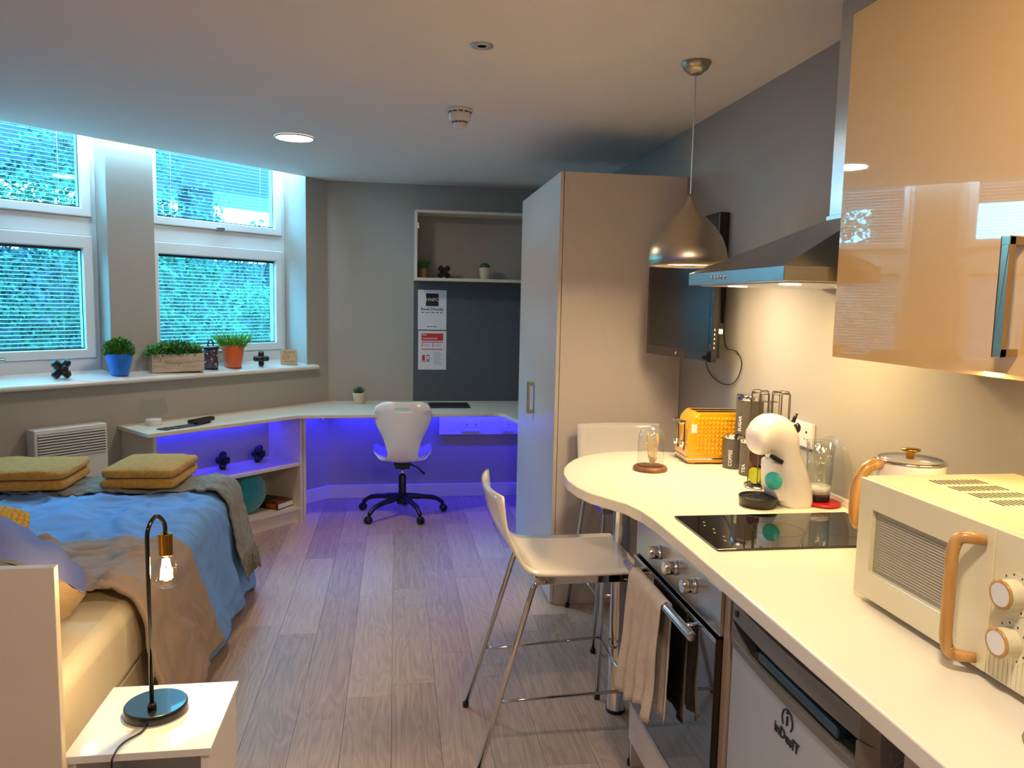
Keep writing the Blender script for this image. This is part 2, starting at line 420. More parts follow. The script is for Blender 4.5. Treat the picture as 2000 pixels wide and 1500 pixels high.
# skirting boards
bb = B(MB).box(-0.50, 0.0, -0.016, 0, 0, 0.104); struct(bb.build('baseboard_bay', M_skirt, bevel=0.004))
bb = B(MB).box(sL, -1.62, -0.016, 0, 0, 0.104); struct(bb.build('baseboard_left', M_skirt, bevel=0.004))
struct(B().box(c0.x+0.004, XR, YB-0.016, YB, 0, 0.104).build('baseboard_back', M_skirt, bevel=0.004))
struct(B().box(XR-0.016, XR, 2.40, 3.68, 0, 0.104).build('baseboard_right', M_skirt, bevel=0.004))

# windows -----------------------------------------------------------
slat_mesh = None
def window(idx, sa, sb):
    w_ = bpy.data.objects.new('window_%d' % idx, None); C.objects.link(w_); w_.matrix_world = MB; w_['kind'] = 'structure'
    y0, y1 = 0.24, 0.30
    f = B()
    f.prism([(sa, 1.06), (sb, 1.06), (sb, HZ), (sa, HZ)], y0, y1, 'y',
            holes=[[(sa+0.04, 1.14), (sb-0.03, 1.14), (sb-0.03, 1.862), (sa+0.04, 1.862)], [(sa+0.04, 1.966), (sb-0.03, 1.966), (sb-0.03, HZ-0.04), (sa+0.04, HZ-0.04)]])
    f.build('window_frame', M_white, w_, bevel=0.004)
    ga, gb = sa+0.085, sb-0.09
    for (z0, z1, g0, g1) in ((1.142, 1.860, 1.195, 1.785), (1.968, HZ-0.042, 2.020, HZ-0.10)):
        s_ = B().prism([(sa+0.042, z0), (sb-0.032, z0), (sb-0.032, z1), (sa+0.042, z1)], y0-0.014, y1-0.004, 'y',
                       holes=[[(ga, g0), (gb, g0), (gb, g1), (ga, g1)]]).build('window_sash', M_white, w_, bevel=0.006)
        B().prism([(ga+0.001, g0+0.001), (gb-0.001, g0+0.001), (gb-0.001, g1-0.001), (ga+0.001, g1-0.001)], y0+0.010, y0+0.0105, 'y',
                  holes=[[(ga+0.006, g0+0.006), (gb-0.006, g0+0.006), (gb-0.006, g1-0.006), (ga+0.006, g1-0.006)]]).build('glazing_bead', M_black, w_)
        B().box(ga, gb, y0+0.022, y0+0.026, g0, g1).build('pane', M_pane, w_)
        bl = B().box(ga+0.004, gb-0.004, y0+0.012, y0+0.020, g1-0.016 if g1 < 2 else g1-0.02, g1-0.001).build('blind', M_dark, w_)
        if g1 < 2: B().box(ga+0.004, gb-0.004, y0+0.012, y0+0.020, g0+0.001, g0+0.008).build('bottom_rail', M_black, bl)
        else: B().box(ga+0.004, gb-0.004, y0+0.012, y0+0.020, g0+0.001, g0+0.008).build('bottom_rail', M_black, bl)
        pitch = 0.0225; z = g0+0.02; wdt = gb-ga-0.016
        global slat_mesh
        key = round(wdt, 3)
        slat_mesh = slat_mesh or {}
        if key not in slat_mesh:
            t = B().add([(-wdt/2, -0.006, -0.0026), (wdt/2, -0.006, -0.0026), (wdt/2, 0, 0.0006), (-wdt/2, 0, 0.0006), (wdt/2, 0.006, 0.0018), (-wdt/2, 0.006, 0.0018)],
                        [(0, 1, 2, 3), (3, 2, 4, 5)])
            me = t.mesh('slat'); me.materials.append(M_slat); slat_mesh[key] = me
        while z < g1-0.02:
            o = bpy.data.objects.new('slat', slat_mesh[key]); C.objects.link(o); o.parent = bl
            o.location = ((ga+gb)/2, y0+0.0135, z); z += pitch
        cb = B()
        for q in (0.12, 0.88): cb.box(ga+(gb-ga)*q-0.0007, ga+(gb-ga)*q+0.0007, y0+0.0105, y0+0.0115, g0+0.004, g1-0.01)
        cb.build('ladder_cord', M_white, bl)
        # espagnolette handle on the bottom sash rail
        hz = g0-0.044 if g1 < 2 else g0-0.045
        mx = (sa+sb)/2
        h = B(); h.box(mx-0.018, mx+0.018, y0-0.028, y0-0.013, hz-0.012, hz+0.012); h.box(mx-0.055, mx+0.01, y0-0.046, y0-0.034, hz-0.006, hz+0.006)
        h.box(mx-0.006, mx+0.008, y0-0.040, y0-0.024, hz-0.007, hz+0.007)
        h.build('window_handle', M_chrome, w_, bevel=0.003)
    return w_
window(1, *WS[0]); window(2, *WS[1])

# ================================================================== outdoors
M_ground = mat('outdoor_ground', '#3c5052', 0.9, var=0.3, vscale=1)
M_fac = mat('slate_cladding', '#232f38', 0.8, var=0.2, vscale=1.5)
M_hedge = mat('outdoor_leaf', '#23553c', 0.7, col2='#0d2a30', vscale=0.9)
M_bark = mat('bark', '#22282e', 0.9, var=0.3, vscale=6)
g = B(MB).box(-14, 8, 0.6, 30, -0.2, -0.1).build('ground', M_ground); struct(g, 'paved yard outside the bay windows')
bd = thing('building', 'slate grey building block raised on pillars beyond the trees', 'building')
q = B(MB).box(-20, 30, 13.0, 16, 4.15, 9.8).build('wall', M_fac, bd)
for i in range(8):
    B(MB).box(-16.0+i*5.8, -15.4+i*5.8, 13.2, 13.8, -0.1, 4.15).build('pillar', M_fac, bd)
for i in range(12):
    B(MB).box(-18+i*3.8, -15.9+i*3.8, 12.94, 13.0, 5.4, 7.4).build('window', M_dark, bd)
q = tag(recenter(B(MB).box(-20, 30, 12.0, 12.2, -0.1, 2.35).build('boundary_wall', M_fac)), 'grey-blue boundary wall behind the trees outside', 'wall')
def tree(s, n, h, rx, rz, zc, nleaf, label, leafsize=0.10, seed=1, trunk=True):
    rnd = random.Random(seed); base = WP(s, n, -0.1); t = thing('tree', label, 'tree', base, 0, 'trees outside the windows')
    if trunk:
        pts = [(0, 0, 0), (0.05, 0, h*0.3), (-0.08, 0.02, h*0.6), (0.1, 0, h*0.95)]
        b = B().tube(pts, [0.13, 0.11, 0.08, 0.03], 8)
        for i in range(7):
            a = rnd.uniform(0, 2*PI); z = h*rnd.uniform(0.35, 0.7); r = rx*rnd.uniform(0.6, 0.95)
            b.tube([(0, 0, z), (r*0.5*math.cos(a), r*0.5*math.sin(a), z+h*0.12), (r*math.cos(a), r*math.sin(a), z+h*0.22)], [0.05, 0.03, 0.01], 5)
        b.build('trunk', M_bark, t, smooth=True)
    vs = []; fs = []
    for i in range(nleaf):
        while True:
            v = Vector((rnd.uniform(-1, 1), rnd.uniform(-1, 1), rnd.uniform(-1, 1)))
            if 0.2 < v.length < 1: break
        p = Vector((v.x*rx, v.y*rx, zc+v.z*rz)) + noise.noise_vector(v*3)*rx*0.25
        if noise.noise(p*1.6+Vector((seed, 0, 0))) < -0.12: continue
        a = Vector((rnd.gauss(0, 1), rnd.gauss(0, 1), rnd.gauss(0, 1))).normalized(); b_ = a.orthogonal().normalized()
        l = leafsize*rnd.uniform(0.6, 1.3); k = len(vs)
        vs += [p-a*l, p+b_*l*0.4, p+a*l, p-b_*l*0.4]; fs.append((k, k+1, k+2, k+3))
    me = bpy.data.meshes.new('foliage'); me.from_pydata([tuple(v) for v in vs], [], fs); me.materials.append(M_hedge)
    o = bpy.data.objects.new('foliage', me); C.objects.link(o); o.parent = t; o['kind'] = 'stuff'
tree(-3.0, -6.4, 3.0, 1.5, 1.60, 1.65, 14000, 'broad bushy tree filling the left window', 0.055, seed=3)
tree(2.0, -7.6, 3.6, 2.0, 1.95, 2.15, 22000, 'tree with a dark leaning trunk behind the right window', 0.055, seed=5)
tree(2.55, -4.4, 1.6, 0.75, 1.05, 0.75, 9000, 'bright leafy shrub low in the right window corner', 0.04, seed=8, trunk=False)
tree(-6.5, -9.6, 3.4, 1.9, 1.7, 1.5, 10000, 'far tree at the left edge of the left window', 0.06, seed=11)
tree(6.6, -9.4, 3.2, 2.3, 1.6, 1.5, 12000, 'wide tree furthest right beyond the bay', 0.06, seed=13)
# wheelie bin outside (left window)
tb = thing('wheelie_bin', 'turquoise wheelie bin outside the left window', 'bin', WP(-2.75, -3.9, -0.1), BAYROT)
M_bin = mat('bin_plastic', '#1c9e9a', 0.5)
B().prism([(-0.26, 0.05), (0.26, 0.05), (0.32, 0.98), (-0.32, 0.98)], -0.3, 0.3, 'y').build('body', M_bin, tb, bevel=0.02)
B().box(-0.34, 0.34, -0.34, 0.34, 0.98, 1.07).build('lid', M_bin, tb, bevel=0.03)

# ================================================================== wardrobe
t = thing('wardrobe', 'tall white wardrobe with its door facing the windows', 'wardrobe', (1.07, 4.25, 0))
X0, X1, Y0, Y1, ZT = 0.776, 1.413, 3.684, 4.811, 2.15
dx, dy = 1.07, 4.25
b = B().box(X0+0.02-dx, X1-dx, Y0-dy, Y0+0.02-dy, 0.0, ZT).box(X0+0.02-dx, X1-dx, Y1-0.02-dy, Y1-dy, 0, ZT)
b.box(X0+0.02-dx, X1-dx, Y0-dy, Y1-dy, ZT-0.02, ZT).box(X0+0.02-dx, X1-dx, Y0-dy, Y1-dy, 0.06, 0.08).box(X1-0.01-dx, X1-dx, Y0-dy, Y1-dy, 0, ZT).box(X0+0.03-dx, X0+0.05-dx, Y0-dy, Y1-dy, 0, 0.06)
b.build('carcass', M_ward, t, bevel=0.0012)
dr = B().box(X0-dx, X0+0.018-dx, Y0+0.001-dy, Y1-0.002-dy, 0.012, ZT-0.002).build('door', M_ward, t, bevel=0.0015)
hb = B()
hb.box(-0.036, -0.024, -0.018, 0.018, -0.09, 0.09).box(-0.03, 0, -0.015, 0.015, -0.088, -0.07).box(-0.03, 0, -0.015, 0.015, 0.07, 0.088)
hb.build('handle', M_nickel, dr, bevel=0.002, loc=(X0-dx, 4.27-dy, 0.985))

# ================================================================== kitchen run
WZ = 0.90
# worktop outline (breakfast bar lobe at the far end)
lobe = [(0.748, 1.9), (0.746, 2.10), (0.738, 2.185), (0.716, 2.275), (0.676, 2.345), (0.636, 2.415), (0.612, 2.50), (0.602, 2.60), (0.610, 2.71), (0.632, 2.80), (0.664, 2.88), (0.708, 2.96), (0.768, 3.03), (0.84, 3.08), (0.92, 3.108), (1.01, 3.118), (1.10, 3.11), (1.20, 3.075), (1.30, 3.02), (XR-0.002, 2.95)]
hole = rrect(0.905, 1.29, 0.42, 0.955, 0.07, 6)
wt = B().prism([(0.748, YR+0.8)] + lobe + [(XR-0.002, YR+0.8)], WZ-0.036, WZ, holes=[hole]).build('worktop', M_top, bevel=0.004, seg=3)
recenter(wt); tag(wt, 'cream laminate worktop ending in a rounded breakfast bar', 'worktop')
for k in range(3):
    pass
gr = B()
for k in range(4): gr.box(0.80+0.028*k*0+0.05, 0.80, 0, 0.001, 0, 0.0002)
o = B().box(XR-0.014, XR-0.001, YR+0.8, 2.90, WZ+0.0005, WZ+0.024).build('upstand', M_top, wt, bevel=0.002); o.parent = None; bpy.context.view_layer.update()
recenter(o); o.parent = wt; o.location = Vector(o.location) - Vector(wt.location)
# sink
t = thing('sink', 'stainless steel sink set into the near end of the worktop', 'sink', (1.10, 0.69, WZ))
b = B()
def ring(z, grow): return [Vector((x-1.10, y-0.69, z)) for x, y in rrect(0.905+(-grow), 1.29+grow, 0.42-grow, 0.955+grow, max(0.02, 0.07+grow), 6)]
rs = [ring(0.0015, 0.016), ring(0.003, 0.010), ring(0.0015, 0.0), ring(-0.03, -0.004), ring(-0.14, -0.012), ring(-0.155, -0.03)]
n_ = len(rs[0]); vs = [v for r in rs for v in r]; fs = []
for k in range(len(rs)-1):
    for i in range(n_): j = (i+1) % n_; fs.append((k*n_+i, k*n_+j, (k+1)*n_+j, (k+1)*n_+i))
fs.append(tuple((len(rs)-1)*n_+i for i in range(n_)))
b.add(vs, fs).build('bowl', M_steel, t, smooth=True)
B().lathe([(0.0, -0.1545), (0.03, -0.1545), (0.035, -0.1525), (0.04, -0.1545)], 20).build('drain', M_chrome, t)

# chrome post under the breakfast bar
def sub(loc): return Vector(loc)-Vector(wt.location)
lg0 = B().lathe([(0.034, 0.012), (0.033, 0.014), (0.033, 0.85)], 32).build('leg', M_chrome, wt, smooth=True, bevel=0.001, loc=sub((0.824, 2.658, 0))); lg0['label'] = 'thick round chrome leg under the breakfast bar'
B().lathe([(0.036, 0), (0.036, 0.012)], 32).build('foot', M_black, lg0)
B().lathe([(0.033, 0.850), (0.06, 0.852), (0.06, 0.8635)], 32).build('mounting_plate', M_chrome, lg0)

# oven housing with drawer
cy0, cy1 = 1.652, 2.322
t = thing('oven_housing', 'taupe base cabinet that houses the built-in oven', 'cabinet', (1.08, 1.98, 0))
dx, dy = 1.08, 1.98
B().box(0.772-dx, 1.39-dx, 2.302-dy, 2.322-dy, 0.0, 0.862).build('end_panel', M_ward, t, bevel=0.001)
B().box(0.776-dx, 1.39-dx, 1.632-dy, 1.662-dy, 0.0, 0.862).build('side_panel', M_carc, t, bevel=0.001)
B().box(0.79-dx, 1.39-dx, 1.662-dy, 2.302-dy, 0.10, 0.118).box(1.37-dx, 1.39-dx, 1.662-dy, 2.302-dy, 0.118, 0.862).build('carcass', M_carc, t)
B().box(0.762-dx, 0.780-dx, 1.664-dy, 2.300-dy, 0.105, 0.222).build('drawer', M_ward, t, bevel=0.0015)
B().box(0.83-dx, 0.846-dx, 1.66-dy, 2.30-dy, 0.0, 0.10).build('plinth', M_carc, t)
# oven
t = thing('oven', 'built-in steel oven with three knobs and a dark glass door', 'oven', (0.77, 1.982, 0.235))
ox, oy, oz = 0.77, 1.982, 0.235
B().box(0.012, 0.54, -0.30, 0.30, 0.0, 0.60).build('body', M_dark, t)
cp = B().box(-0.004, 0.012, -0.318, 0.318, 0.502, 0.615).build('control_panel', M_steel, t, bevel=0.0015)
for i, yk in enumerate((2.090, 1.960, 1.825)):
    R = Matrix.Rotation(-PI/2, 3, 'Y')
    kb = B().lathe([(0.021, 0.0), (0.021, 0.006), (0.0185, 0.008), (0.0185, 0.034), (0.017, 0.0365), (0.0, 0.0365)], 28, R=R)
    k = kb.build('knob', M_chrome, cp, smooth=True, bevel=0.001, loc=(-0.004, yk-oy, 0.803-oz-0.0))
dr = B().box(-0.012, 0.010, -0.318, 0.318, 0.0, 0.494).build('door', M_blackg, t, bevel=0.002)
B().box(-0.0135, -0.0118, -0.319, 0.319, 0.486, 0.496).build('door_trim', M_steel, dr)
B().box(-0.0135, -0.0118, -0.319, 0.319, -0.001, 0.008).build('door_trim', M_steel, dr)
R = Matrix.Rotation(PI/2, 3, 'X')
hd = B().lathe([(0.0, -0.27), (0.0115, -0.27), (0.012, -0.269), (0.012, 0.269), (0.0115, 0.27), (0, 0.27)], 20, cx=-0.052, cy=-0.0, cz=0.482, R=R, cap=False).build('handle', M_steel, dr, smooth=True)
for yy in (-0.205, 0.205): B().tube([(-0.052, yy, 0.482), (-0.012, yy, 0.482)], 0.0075, 12).build('handle_post', M_chrome, dr, smooth=True)

# tea towel over the rail
def towel_fn(u, v):
    # v: 0 front hem .. 1 back hem ; u along the rail
    y = 2.168 - 0.272*u
    Lf, Lb, r = 0.375 - 0.045*u + 0.015*math.sin(7*u), 0.29+0.05*u, 0.0165
    S = Lf + PI*r + Lb; s = v*S; cz = oz+0.482; cx = ox-0.052
    wav = 0.007*math.sin(u*21+1.0)+0.004*math.sin(u*43)
    if s < Lf:
        k = (Lf-s)/Lf; sq = 1-0.13*k*(1-abs(2*u-1)*0.0)
        return Vector((cx-r-0.012*k-wav*k*1.4-0.004*math.sin(k*9+u*5)*k, 2.168-0.272*(u*(1-0.10*k)+0.02*k) + 0.035*k*(1-u), cz-(Lf-s)))
    if s < Lf+PI*r:
        a = (s-Lf)/r; return Vector((cx-r*math.cos(a), y, cz+r*math.sin(a)))
    k = (s-Lf-PI*r)/Lb
    return Vector((cx+r-0.002*k+wav*0.6*k, 2.168-0.272*(u*(1-0.05*k))-0.035*k*(1-u)*0, cz-(s-Lf-PI*r)))
tw = B().grid(towel_fn, 28, 40).build('tea_towel', M_tea, smooth=True, solid=0.004); recenter(tw)
tag(tw, 'beige cotton tea towel hanging over the oven door rail', 'tea towel')

# fridge
t = thing('fridge', 'silver undercounter fridge standing right of the oven', 'fridge', (0.775, 1.335, 0.0))
fy0, fy1 = -0.275, 0.275
def cprof(y):  # slight bow of the door front
    return -0.012*(1-(y/0.275)**2) - 0.0
pts = [(0.045, fy1)] + [(cprof(y), y) for y in [fy1-0.0, 0.25, 0.2, 0.12, 0.04, -0.04, -0.12, -0.19, -0.225]] + [(0.012, -0.258), (0.045, fy0)]
B().box(0.05, 0.58, fy0+0.002, fy1-0.002, 0.02, 0.838).build('cabinet', M_silver2, t)
dr = B().prism(pts, 0.08, 0.742).build('door', M_silver, t, bevel=0.002, smooth=False)
# upper door trim with the grip recess
up = B()
pts_top = pts
up.prism([(p[0]-0.004, p[1]) for p in pts_top[:-1]]+[(0.045, fy0)], 0.744, 0.762)
up.prism([(p[0]-0.004, p[1]) for p in pts_top[:-1]]+[(0.045, fy0)], 0.806, 0.848)
up.prism([(0.022, fy1), (0.022, fy0+0.01), (0.045, fy0), (0.045, fy1)], 0.762, 0.806)
up.prism([(-0.014, -0.275+0.05), (0.012-0.004, -0.258), (0.045, fy0), (0.045, -0.20), (0.02, -0.20)], 0.762, 0.806)
up.add([], [])
up.build('door_top_trim', M_silver2, dr, bevel=0.0015)
# slanted ends of the grip
sg = B()
sg.prism([(0.762, 0.806)], 0, 0) if False else None
sg.add([(-0.004, fy1, 0.762), (-0.006, 0.19, 0.762), (-0.004, fy1, 0.806), (0.02, fy1, 0.762), (0.02, 0.19, 0.762), (0.02, fy1, 0.806)], [(0, 1, 2), (3, 5, 4), (0, 3, 4, 1), (1, 4, 5, 2), (0, 2, 5, 3)])
sg.build('grip_end', M_silver2, dr)
B().box(0.0205, 0.0215, fy0+0.08, fy1-0.01, 0.763, 0.805).build('grip_recess', M_black, dr)
B().box(-0.006, 0.016, -0.16, 0.14, 0.768, 0.790, ).build('grip_bar', mat('blue_grey_plastic', '#2a3d4c', 0.25), dr, bevel=0.004)
for yy in (0.245, 0.155): B().box(-0.0215+0.012, -0.008, yy-0.006, yy+0.006, 0.822, 0.836).build('icon', M_ink, dr)
def wall_text(s, size, parent, m, M, name='lettering', bold=0.0, space=1.0):
    b = xf(text_b(s, size, bold, space=space), M); return b.build(name, m, parent)
# text plane facing -x : text x -> -y world, text y -> z, text z -> -x
FX = Matrix(((0, 0, -1, 0), (-1, 0, 0, 0), (0, 1, 0, 0), (0, 0, 0, 1)))
lg = text_b('inDesIT', 0.030, 0.0006)
lg = xf(lg, Matrix.Translation((-0.0130, -0.005, 0.680)) @ FX); lg.build('lettering', M_ink, dr)
em = B(); em.tube([Vector((-0.0128, -0.005+0.020*math.sin(a), 0.716-0.021*math.cos(a))) for a in [0.75*0+i*2*PI/22*0.0+i*(2*PI)/24 for i in range(3, 22)]][::1], 0.0018, 6)
em.v = [Vector((v.x, v.y, 2*0.716-v.z)) if False else v for v in em.v]
em.tube([(-0.0128, -0.005, 0.706), (-0.0128, -0.005, 0.724)], 0.0024, 6); em.ball(-0.0128, -0.005, 0.732, 0.0032, seg=8, rings=6)
em.build('emblem', M_ink, dr)
B().box(-0.0118, -0.0065, -0.17, -0.13, 0.60, 0.66).build('energy_sticker', M_paper, dr)
# base unit nearest the camera
t = thing('base_cabinet', 'taupe base cabinet under the sink, right of the fridge', 'cabinet', (1.08, 0.2, 0))
B().box(-0.29, 0.30, -0.86, 0.815, 0.10, 0.72).box(-0.30, -0.28, 0.795, 0.815, 0, 0.862).build('carcass', M_carc, t)
B().box(-0.312, -0.292, 0.20, 0.785, 0.11, 0.855).build('door', M_carc, t, bevel=0.002)
B().box(-0.312, -0.292, -0.40, 0.195, 0.11, 0.855).build('door', M_carc, t, bevel=0.002)

# hob
t = thing('hob', 'black glass two-ring ceramic hob set in the worktop', 'hob', (1.085, 1.955, WZ))
B().box(-0.272, 0.272, -0.155, 0.155, 0.0005, 0.006).build('glass_plate', M_blackg, t, bevel=0.001)
M_ring = mat('hob_ring_print', '#2c2a2a', 0.2)
for cx_, r_ in ((-0.03, 0.072), (0.165, 0.09)):
    B().prism(circ(cx_, 0, r_, 40), 0.006, 0.0062, holes=[circ(cx_, 0, r_-0.0015, 40)]).build('ring_mark', M_ring, t)
M_icon = mat('hob_icons', '#8a8478', 0.4)
for i in range(6): B().box(-0.225+0.012*(i % 2), -0.219+0.012*(i % 2), -0.09+0.034*i, -0.082+0.034*i, 0.006, 0.0062).build('control_mark', M_icon, t)

# microwave
t = thing('microwave', 'cream microwave oven with wooden door handle and two dials', 'microwave', (0.985, 1.235, WZ))
mz0, mz1, my0, my1 = 0.012, 0.268, -0.235, 0.25
B().box(0.012, 0.37, my0, my1, mz0, mz1).build('casing', M_creme, t, bevel=0.006, seg=3)
for xx in (0.05, 0.32):
    for yy in (my0+0.04, my1-0.04): B().lathe([(0.016, 0), (0.018, 0.012)], 14, cx=xx, cy=yy).build('foot', M_black, t)
dr = B().prism([(my0+0.105, mz0+0.003), (my1-0.002, mz0+0.003), (my1-0.002, mz1-0.003), (my0+0.105, mz1-0.003)], 0.0, 0.012, 'x',
               holes=[[(-0.045, 0.073), (my1-0.047, 0.073), (my1-0.047, 0.205), (-0.045, 0.205)]]).build('door', M_creme, t, bevel=0.0015)
B().box(0.0115, 0.0119, -0.06, my1-0.03, 0.06, 0.215).build('door_backing', mat('microwave_grey', '#a39c8c', 0.4), dr)
mesh_m = mat('perforated_screen', '#b9b09c', 0.5)
mb_ = B()
for i in range(20): mb_.box(0.0098, 0.0114, -0.035, my1-0.062, 0.082+i*0.0056, 0.0850+i*0.0056)
mb_.build('screen_mesh', mesh_m, dr)['kind'] = 'stuff'

# handle : wooden bracket
ring_o = rrect(-0.112, -0.050, 0.020, 0.246, 0.024, 6); ring_i = rrect(-0.102, -0.070, 0.034, 0.232, 0.012, 6)
hp = fillet([(-0.002, -0.112, 0.238), (-0.034, -0.088, 0.240), (-0.040, -0.083, 0.215), (-0.040, -0.083, 0.055), (-0.034, -0.088, 0.030), (-0.002, -0.112, 0.032)], 0.022, 5)
B().tube(hp, [0.0085]+[0.0105]*(len(hp)-2)+[0.0085], 14).build('handle', M_wood, dr, smooth=True)
pc = [(my0+0.003, mz0+0.003), (my0+0.103, mz0+0.003), (my0+0.103, mz1-0.003), (my0+0.003, mz1-0.003)]
cp = B().prism(pc, 0.0, 0.012, 'x').build('control_panel', M_creme, t, bevel=0.0015)
rb = B()
for i in range(10): rb.box(-0.0015, 0.0005, my0+0.010+i*0.0095, my0+0.0135+i*0.0095, mz0+0.006, 0.100)
rb.build('ribs', M_creme, cp)
for zc in (0.172, 0.092):
    R = Matrix.Rotation(-PI/2, 3, 'Y'); yk = my0+0.055
    B().lathe([(0.0, 0.001), (0.036, 0.001), (0.036, 0.0)], 32, R=R, cx=-0.0002, cy=yk, cz=zc).build('dial_plate', M_creme, cp)
    k = B().lathe([(0.024, 0.0), (0.0235, 0.024), (0.0, 0.024)], 32, R=R, cx=-0.001, cy=yk, cz=zc).build('dial', M_creme, cp, smooth=True, bevel=0.001)
    tk = B()
    for i in range(9):
        a = math.radians(-60+i*32); tk.box(-0.0016, -0.001, yk-0.0305*math.cos(a)-0.0012, yk-0.0305*math.cos(a)+0.0012, zc+0.0305*math.sin(a)-0.0018, zc+0.0305*math.sin(a)+0.0018)
    tk.build('scale_marks', M_dark, cp)
    B().lathe([(0.0235, 0.0242), (0.0245, 0.0262), (0.0195, 0.0282)], 32, R=R, cx=-0.001, cy=yk, cz=zc, cap=False).build('dial_ring', M_wood, cp, smooth=True)
    B().lathe([(0.0, 0.0276), (0.0195, 0.0276), (0.0195, 0.024)], 32, R=R, cx=-0.001, cy=yk, cz=zc).build('dial_cap', M_whitep, cp)
for i in range(4):
    vb = B(); yv = 0.175-i*0.055
    for j in range(11): vb.box(0.118+j*0.0105, 0.1225+j*0.0105, yv-0.018, yv+0.018, mz1, mz1+0.0006)
    vb.build('vent', M_black, t)

# kettle behind the microwave
t = thing('kettle', 'white kettle with glass lid and wooden handle behind the microwave', 'kettle', (1.195, 1.615, WZ), math.radians(0))
B().lathe([(0.072, 0.0), (0.079, 0.01), (0.081, 0.05), (0.079, 0.17), (0.077, 0.265), (0.075, 0.270), (0.072, 0.262), (0.0, 0.262)], 40).build('body', M_whiteg, t, smooth=True)
ld = B().lathe([(0.075, 0.268), (0.066, 0.279), (0.03, 0.285), (0.0, 0.286)], 36).build('lid', M_acry, t, smooth=True)
B().lathe([(0.074, 0.266), (0.078, 0.269), (0.076, 0.275), (0.070, 0.275)], 36, cap=False).build('rim', M_chrome, ld, smooth=True)
B().lathe([(0.009, 0.275), (0.010, 0.290), (0.021, 0.295), (0.021, 0.299), (0.0, 0.300)], 24).build('knob', M_gold, ld, smooth=True)
hp = fillet([(-0.070, -0.005, 0.266), (-0.108, -0.005, 0.262), (-0.136, -0.005, 0.220), (-0.136, -0.005, 0.145), (-0.126, -0.005, 0.115)], 0.05, 6)
B().tube(hp, [0.009]+[0.014]*(len(hp)-2)+[0.009], 12).build('handle', M_wood, t, smooth=True)
B().tube([(-0.075, -0.005, 0.125), (-0.126, -0.005, 0.120)], 0.008, 10).build('handle_bracket', M_whiteg, t, smooth=True)

# glass plate leaning on the wall
t = thing('glass_board', 'round clear glass board leaning on the wall right of the water tank', 'board', (1.382, 2.235, WZ))
R = Matrix.Rotation(PI/2-0.06, 3, 'Y')
B().lathe([(0, 0), (0.105, 0), (0.109, 0.003), (0.105, 0.006), (0, 0.006)], 44, R=R, cz=0.109, cap=False, cx=0.0).build('disc', M_acry, t, smooth=True)

# coffee machine
t = thing('coffee_machine', 'white pod coffee machine with a turquoise dial disc', 'coffee machine', (1.19, 2.225, WZ), math.radians(4))
prf = [(-0.090, 0.192), (-0.094, 0.222), (-0.091, 0.250), (-0.082, 0.270), (-0.064, 0.286), (-0.038, 0.294), (0.001, 0.288), (0.031, 0.267), (0.050, 0.236), (0.055, 0.199), (0.064, 0.171), (0.086, 0.130), (0.107, 0.073), (0.117, 0.023), (0.113, 0.0),
       (0.012, 0.0), (-0.006, 0.020), (-0.012, 0.06), (-0.020, 0.110), (-0.030, 0.150), (-0.046, 0.170), (-0.058, 0.166), (-0.078, 0.166), (-0.086, 0.176)]
# spine sections from base to nose, elliptical, follow the side profile
prs = smooth_pts([Vector((p[0], 0, p[1])) for p in prf[:15]], 3); ins = smooth_pts([Vector((p[0], 0, p[1])) for p in reversed(prf[15:] + prf[:1])], 3)
def resample(ps, n):
    L = [0]
    for a, b_ in zip(ps, ps[1:]): L.append(L[-1]+(b_-a).length)
    o = []
    for i in range(n):
        tt = L[-1]*i/(n-1); k = max(q for q in range(len(L)) if L[q] <= tt+1e-9); k = min(k, len(ps)-2)
        f = (tt-L[k])/max(1e-9, L[k+1]-L[k]); o.append(ps[k].lerp(ps[k+1], f))
    return o
outer = resample(prs, 26); inner = resample(ins, 26)
mb2 = B(); SG = 20; vs = []; fs = []
for k in range(26):
    a, b_ = outer[k], inner[k]; cen = (a+b_)/2; hx = (a-b_)/2; e_ = k/25
    wy = 0.056*(1 if e_ > 0.12 else (max(0.02, e_/0.12))**0.5)*(1-0.12*max(0, (e_-0.45)/0.55)*(1-e_))
    for i in range(SG):
        q = 2*PI*i/SG; cq, sq = math.cos(q), math.sin(q)
        vs.append(cen + hx*(abs(cq)**0.8)*(1 if cq >= 0 else -1) + Vector((0, wy*(abs(sq)**0.8)*(1 if sq >= 0 else -1), 0)))
for k in range(25):
    for i in range(SG): j = (i+1) % SG; fs.append((k*SG+i, k*SG+j, (k+1)*SG+j, (k+1)*SG+i))
fs.append(tuple(25*SG+i for i in range(SG)))
mb2.add(vs, fs).build('body', M_whiteg, t, smooth=True)
B().box(-0.022, 0.022, -0.010, 0.010, -0.007, 0.007, R=Matrix.Rotation(0.5, 3, 'Y')).build('lock_tab', M_black, t, bevel=0.004, loc=(-0.034, -0.046, 0.158))
B().tube([(0.030, -0.022, 0.268), (0.040, -0.024, 0.296)], [0.007, 0.005], 10).build('lever', M_black, t, smooth=True)
B().ball(0.046, -0.022, 0.250, 0.011, 0.012, 0.016, 14, 10).build('lever_hub', M_blackg, t, smooth=True)
fp = B().prism([(-0.040, 0.150), (-0.034, 0.06), (-0.014, 0.022), (0.03, 0.012), (0.03, 0.158)], -0.040, 0.040, 'y').build('front_panel', M_whitep, t, bevel=0.012, seg=4, smooth=True)
R = Matrix.Rotation(math.radians(38), 3, 'Z') @ Matrix.Rotation(math.radians(-92), 3, 'Y')
B().lathe([(0.0, 0.004), (0.024, 0.004), (0.028, 0.0), (0.0, -0.01)], 28, R=R, cx=-0.034, cy=-0.036, cz=0.088, cap=False).build('dial_disc', M_mint, t, smooth=True)
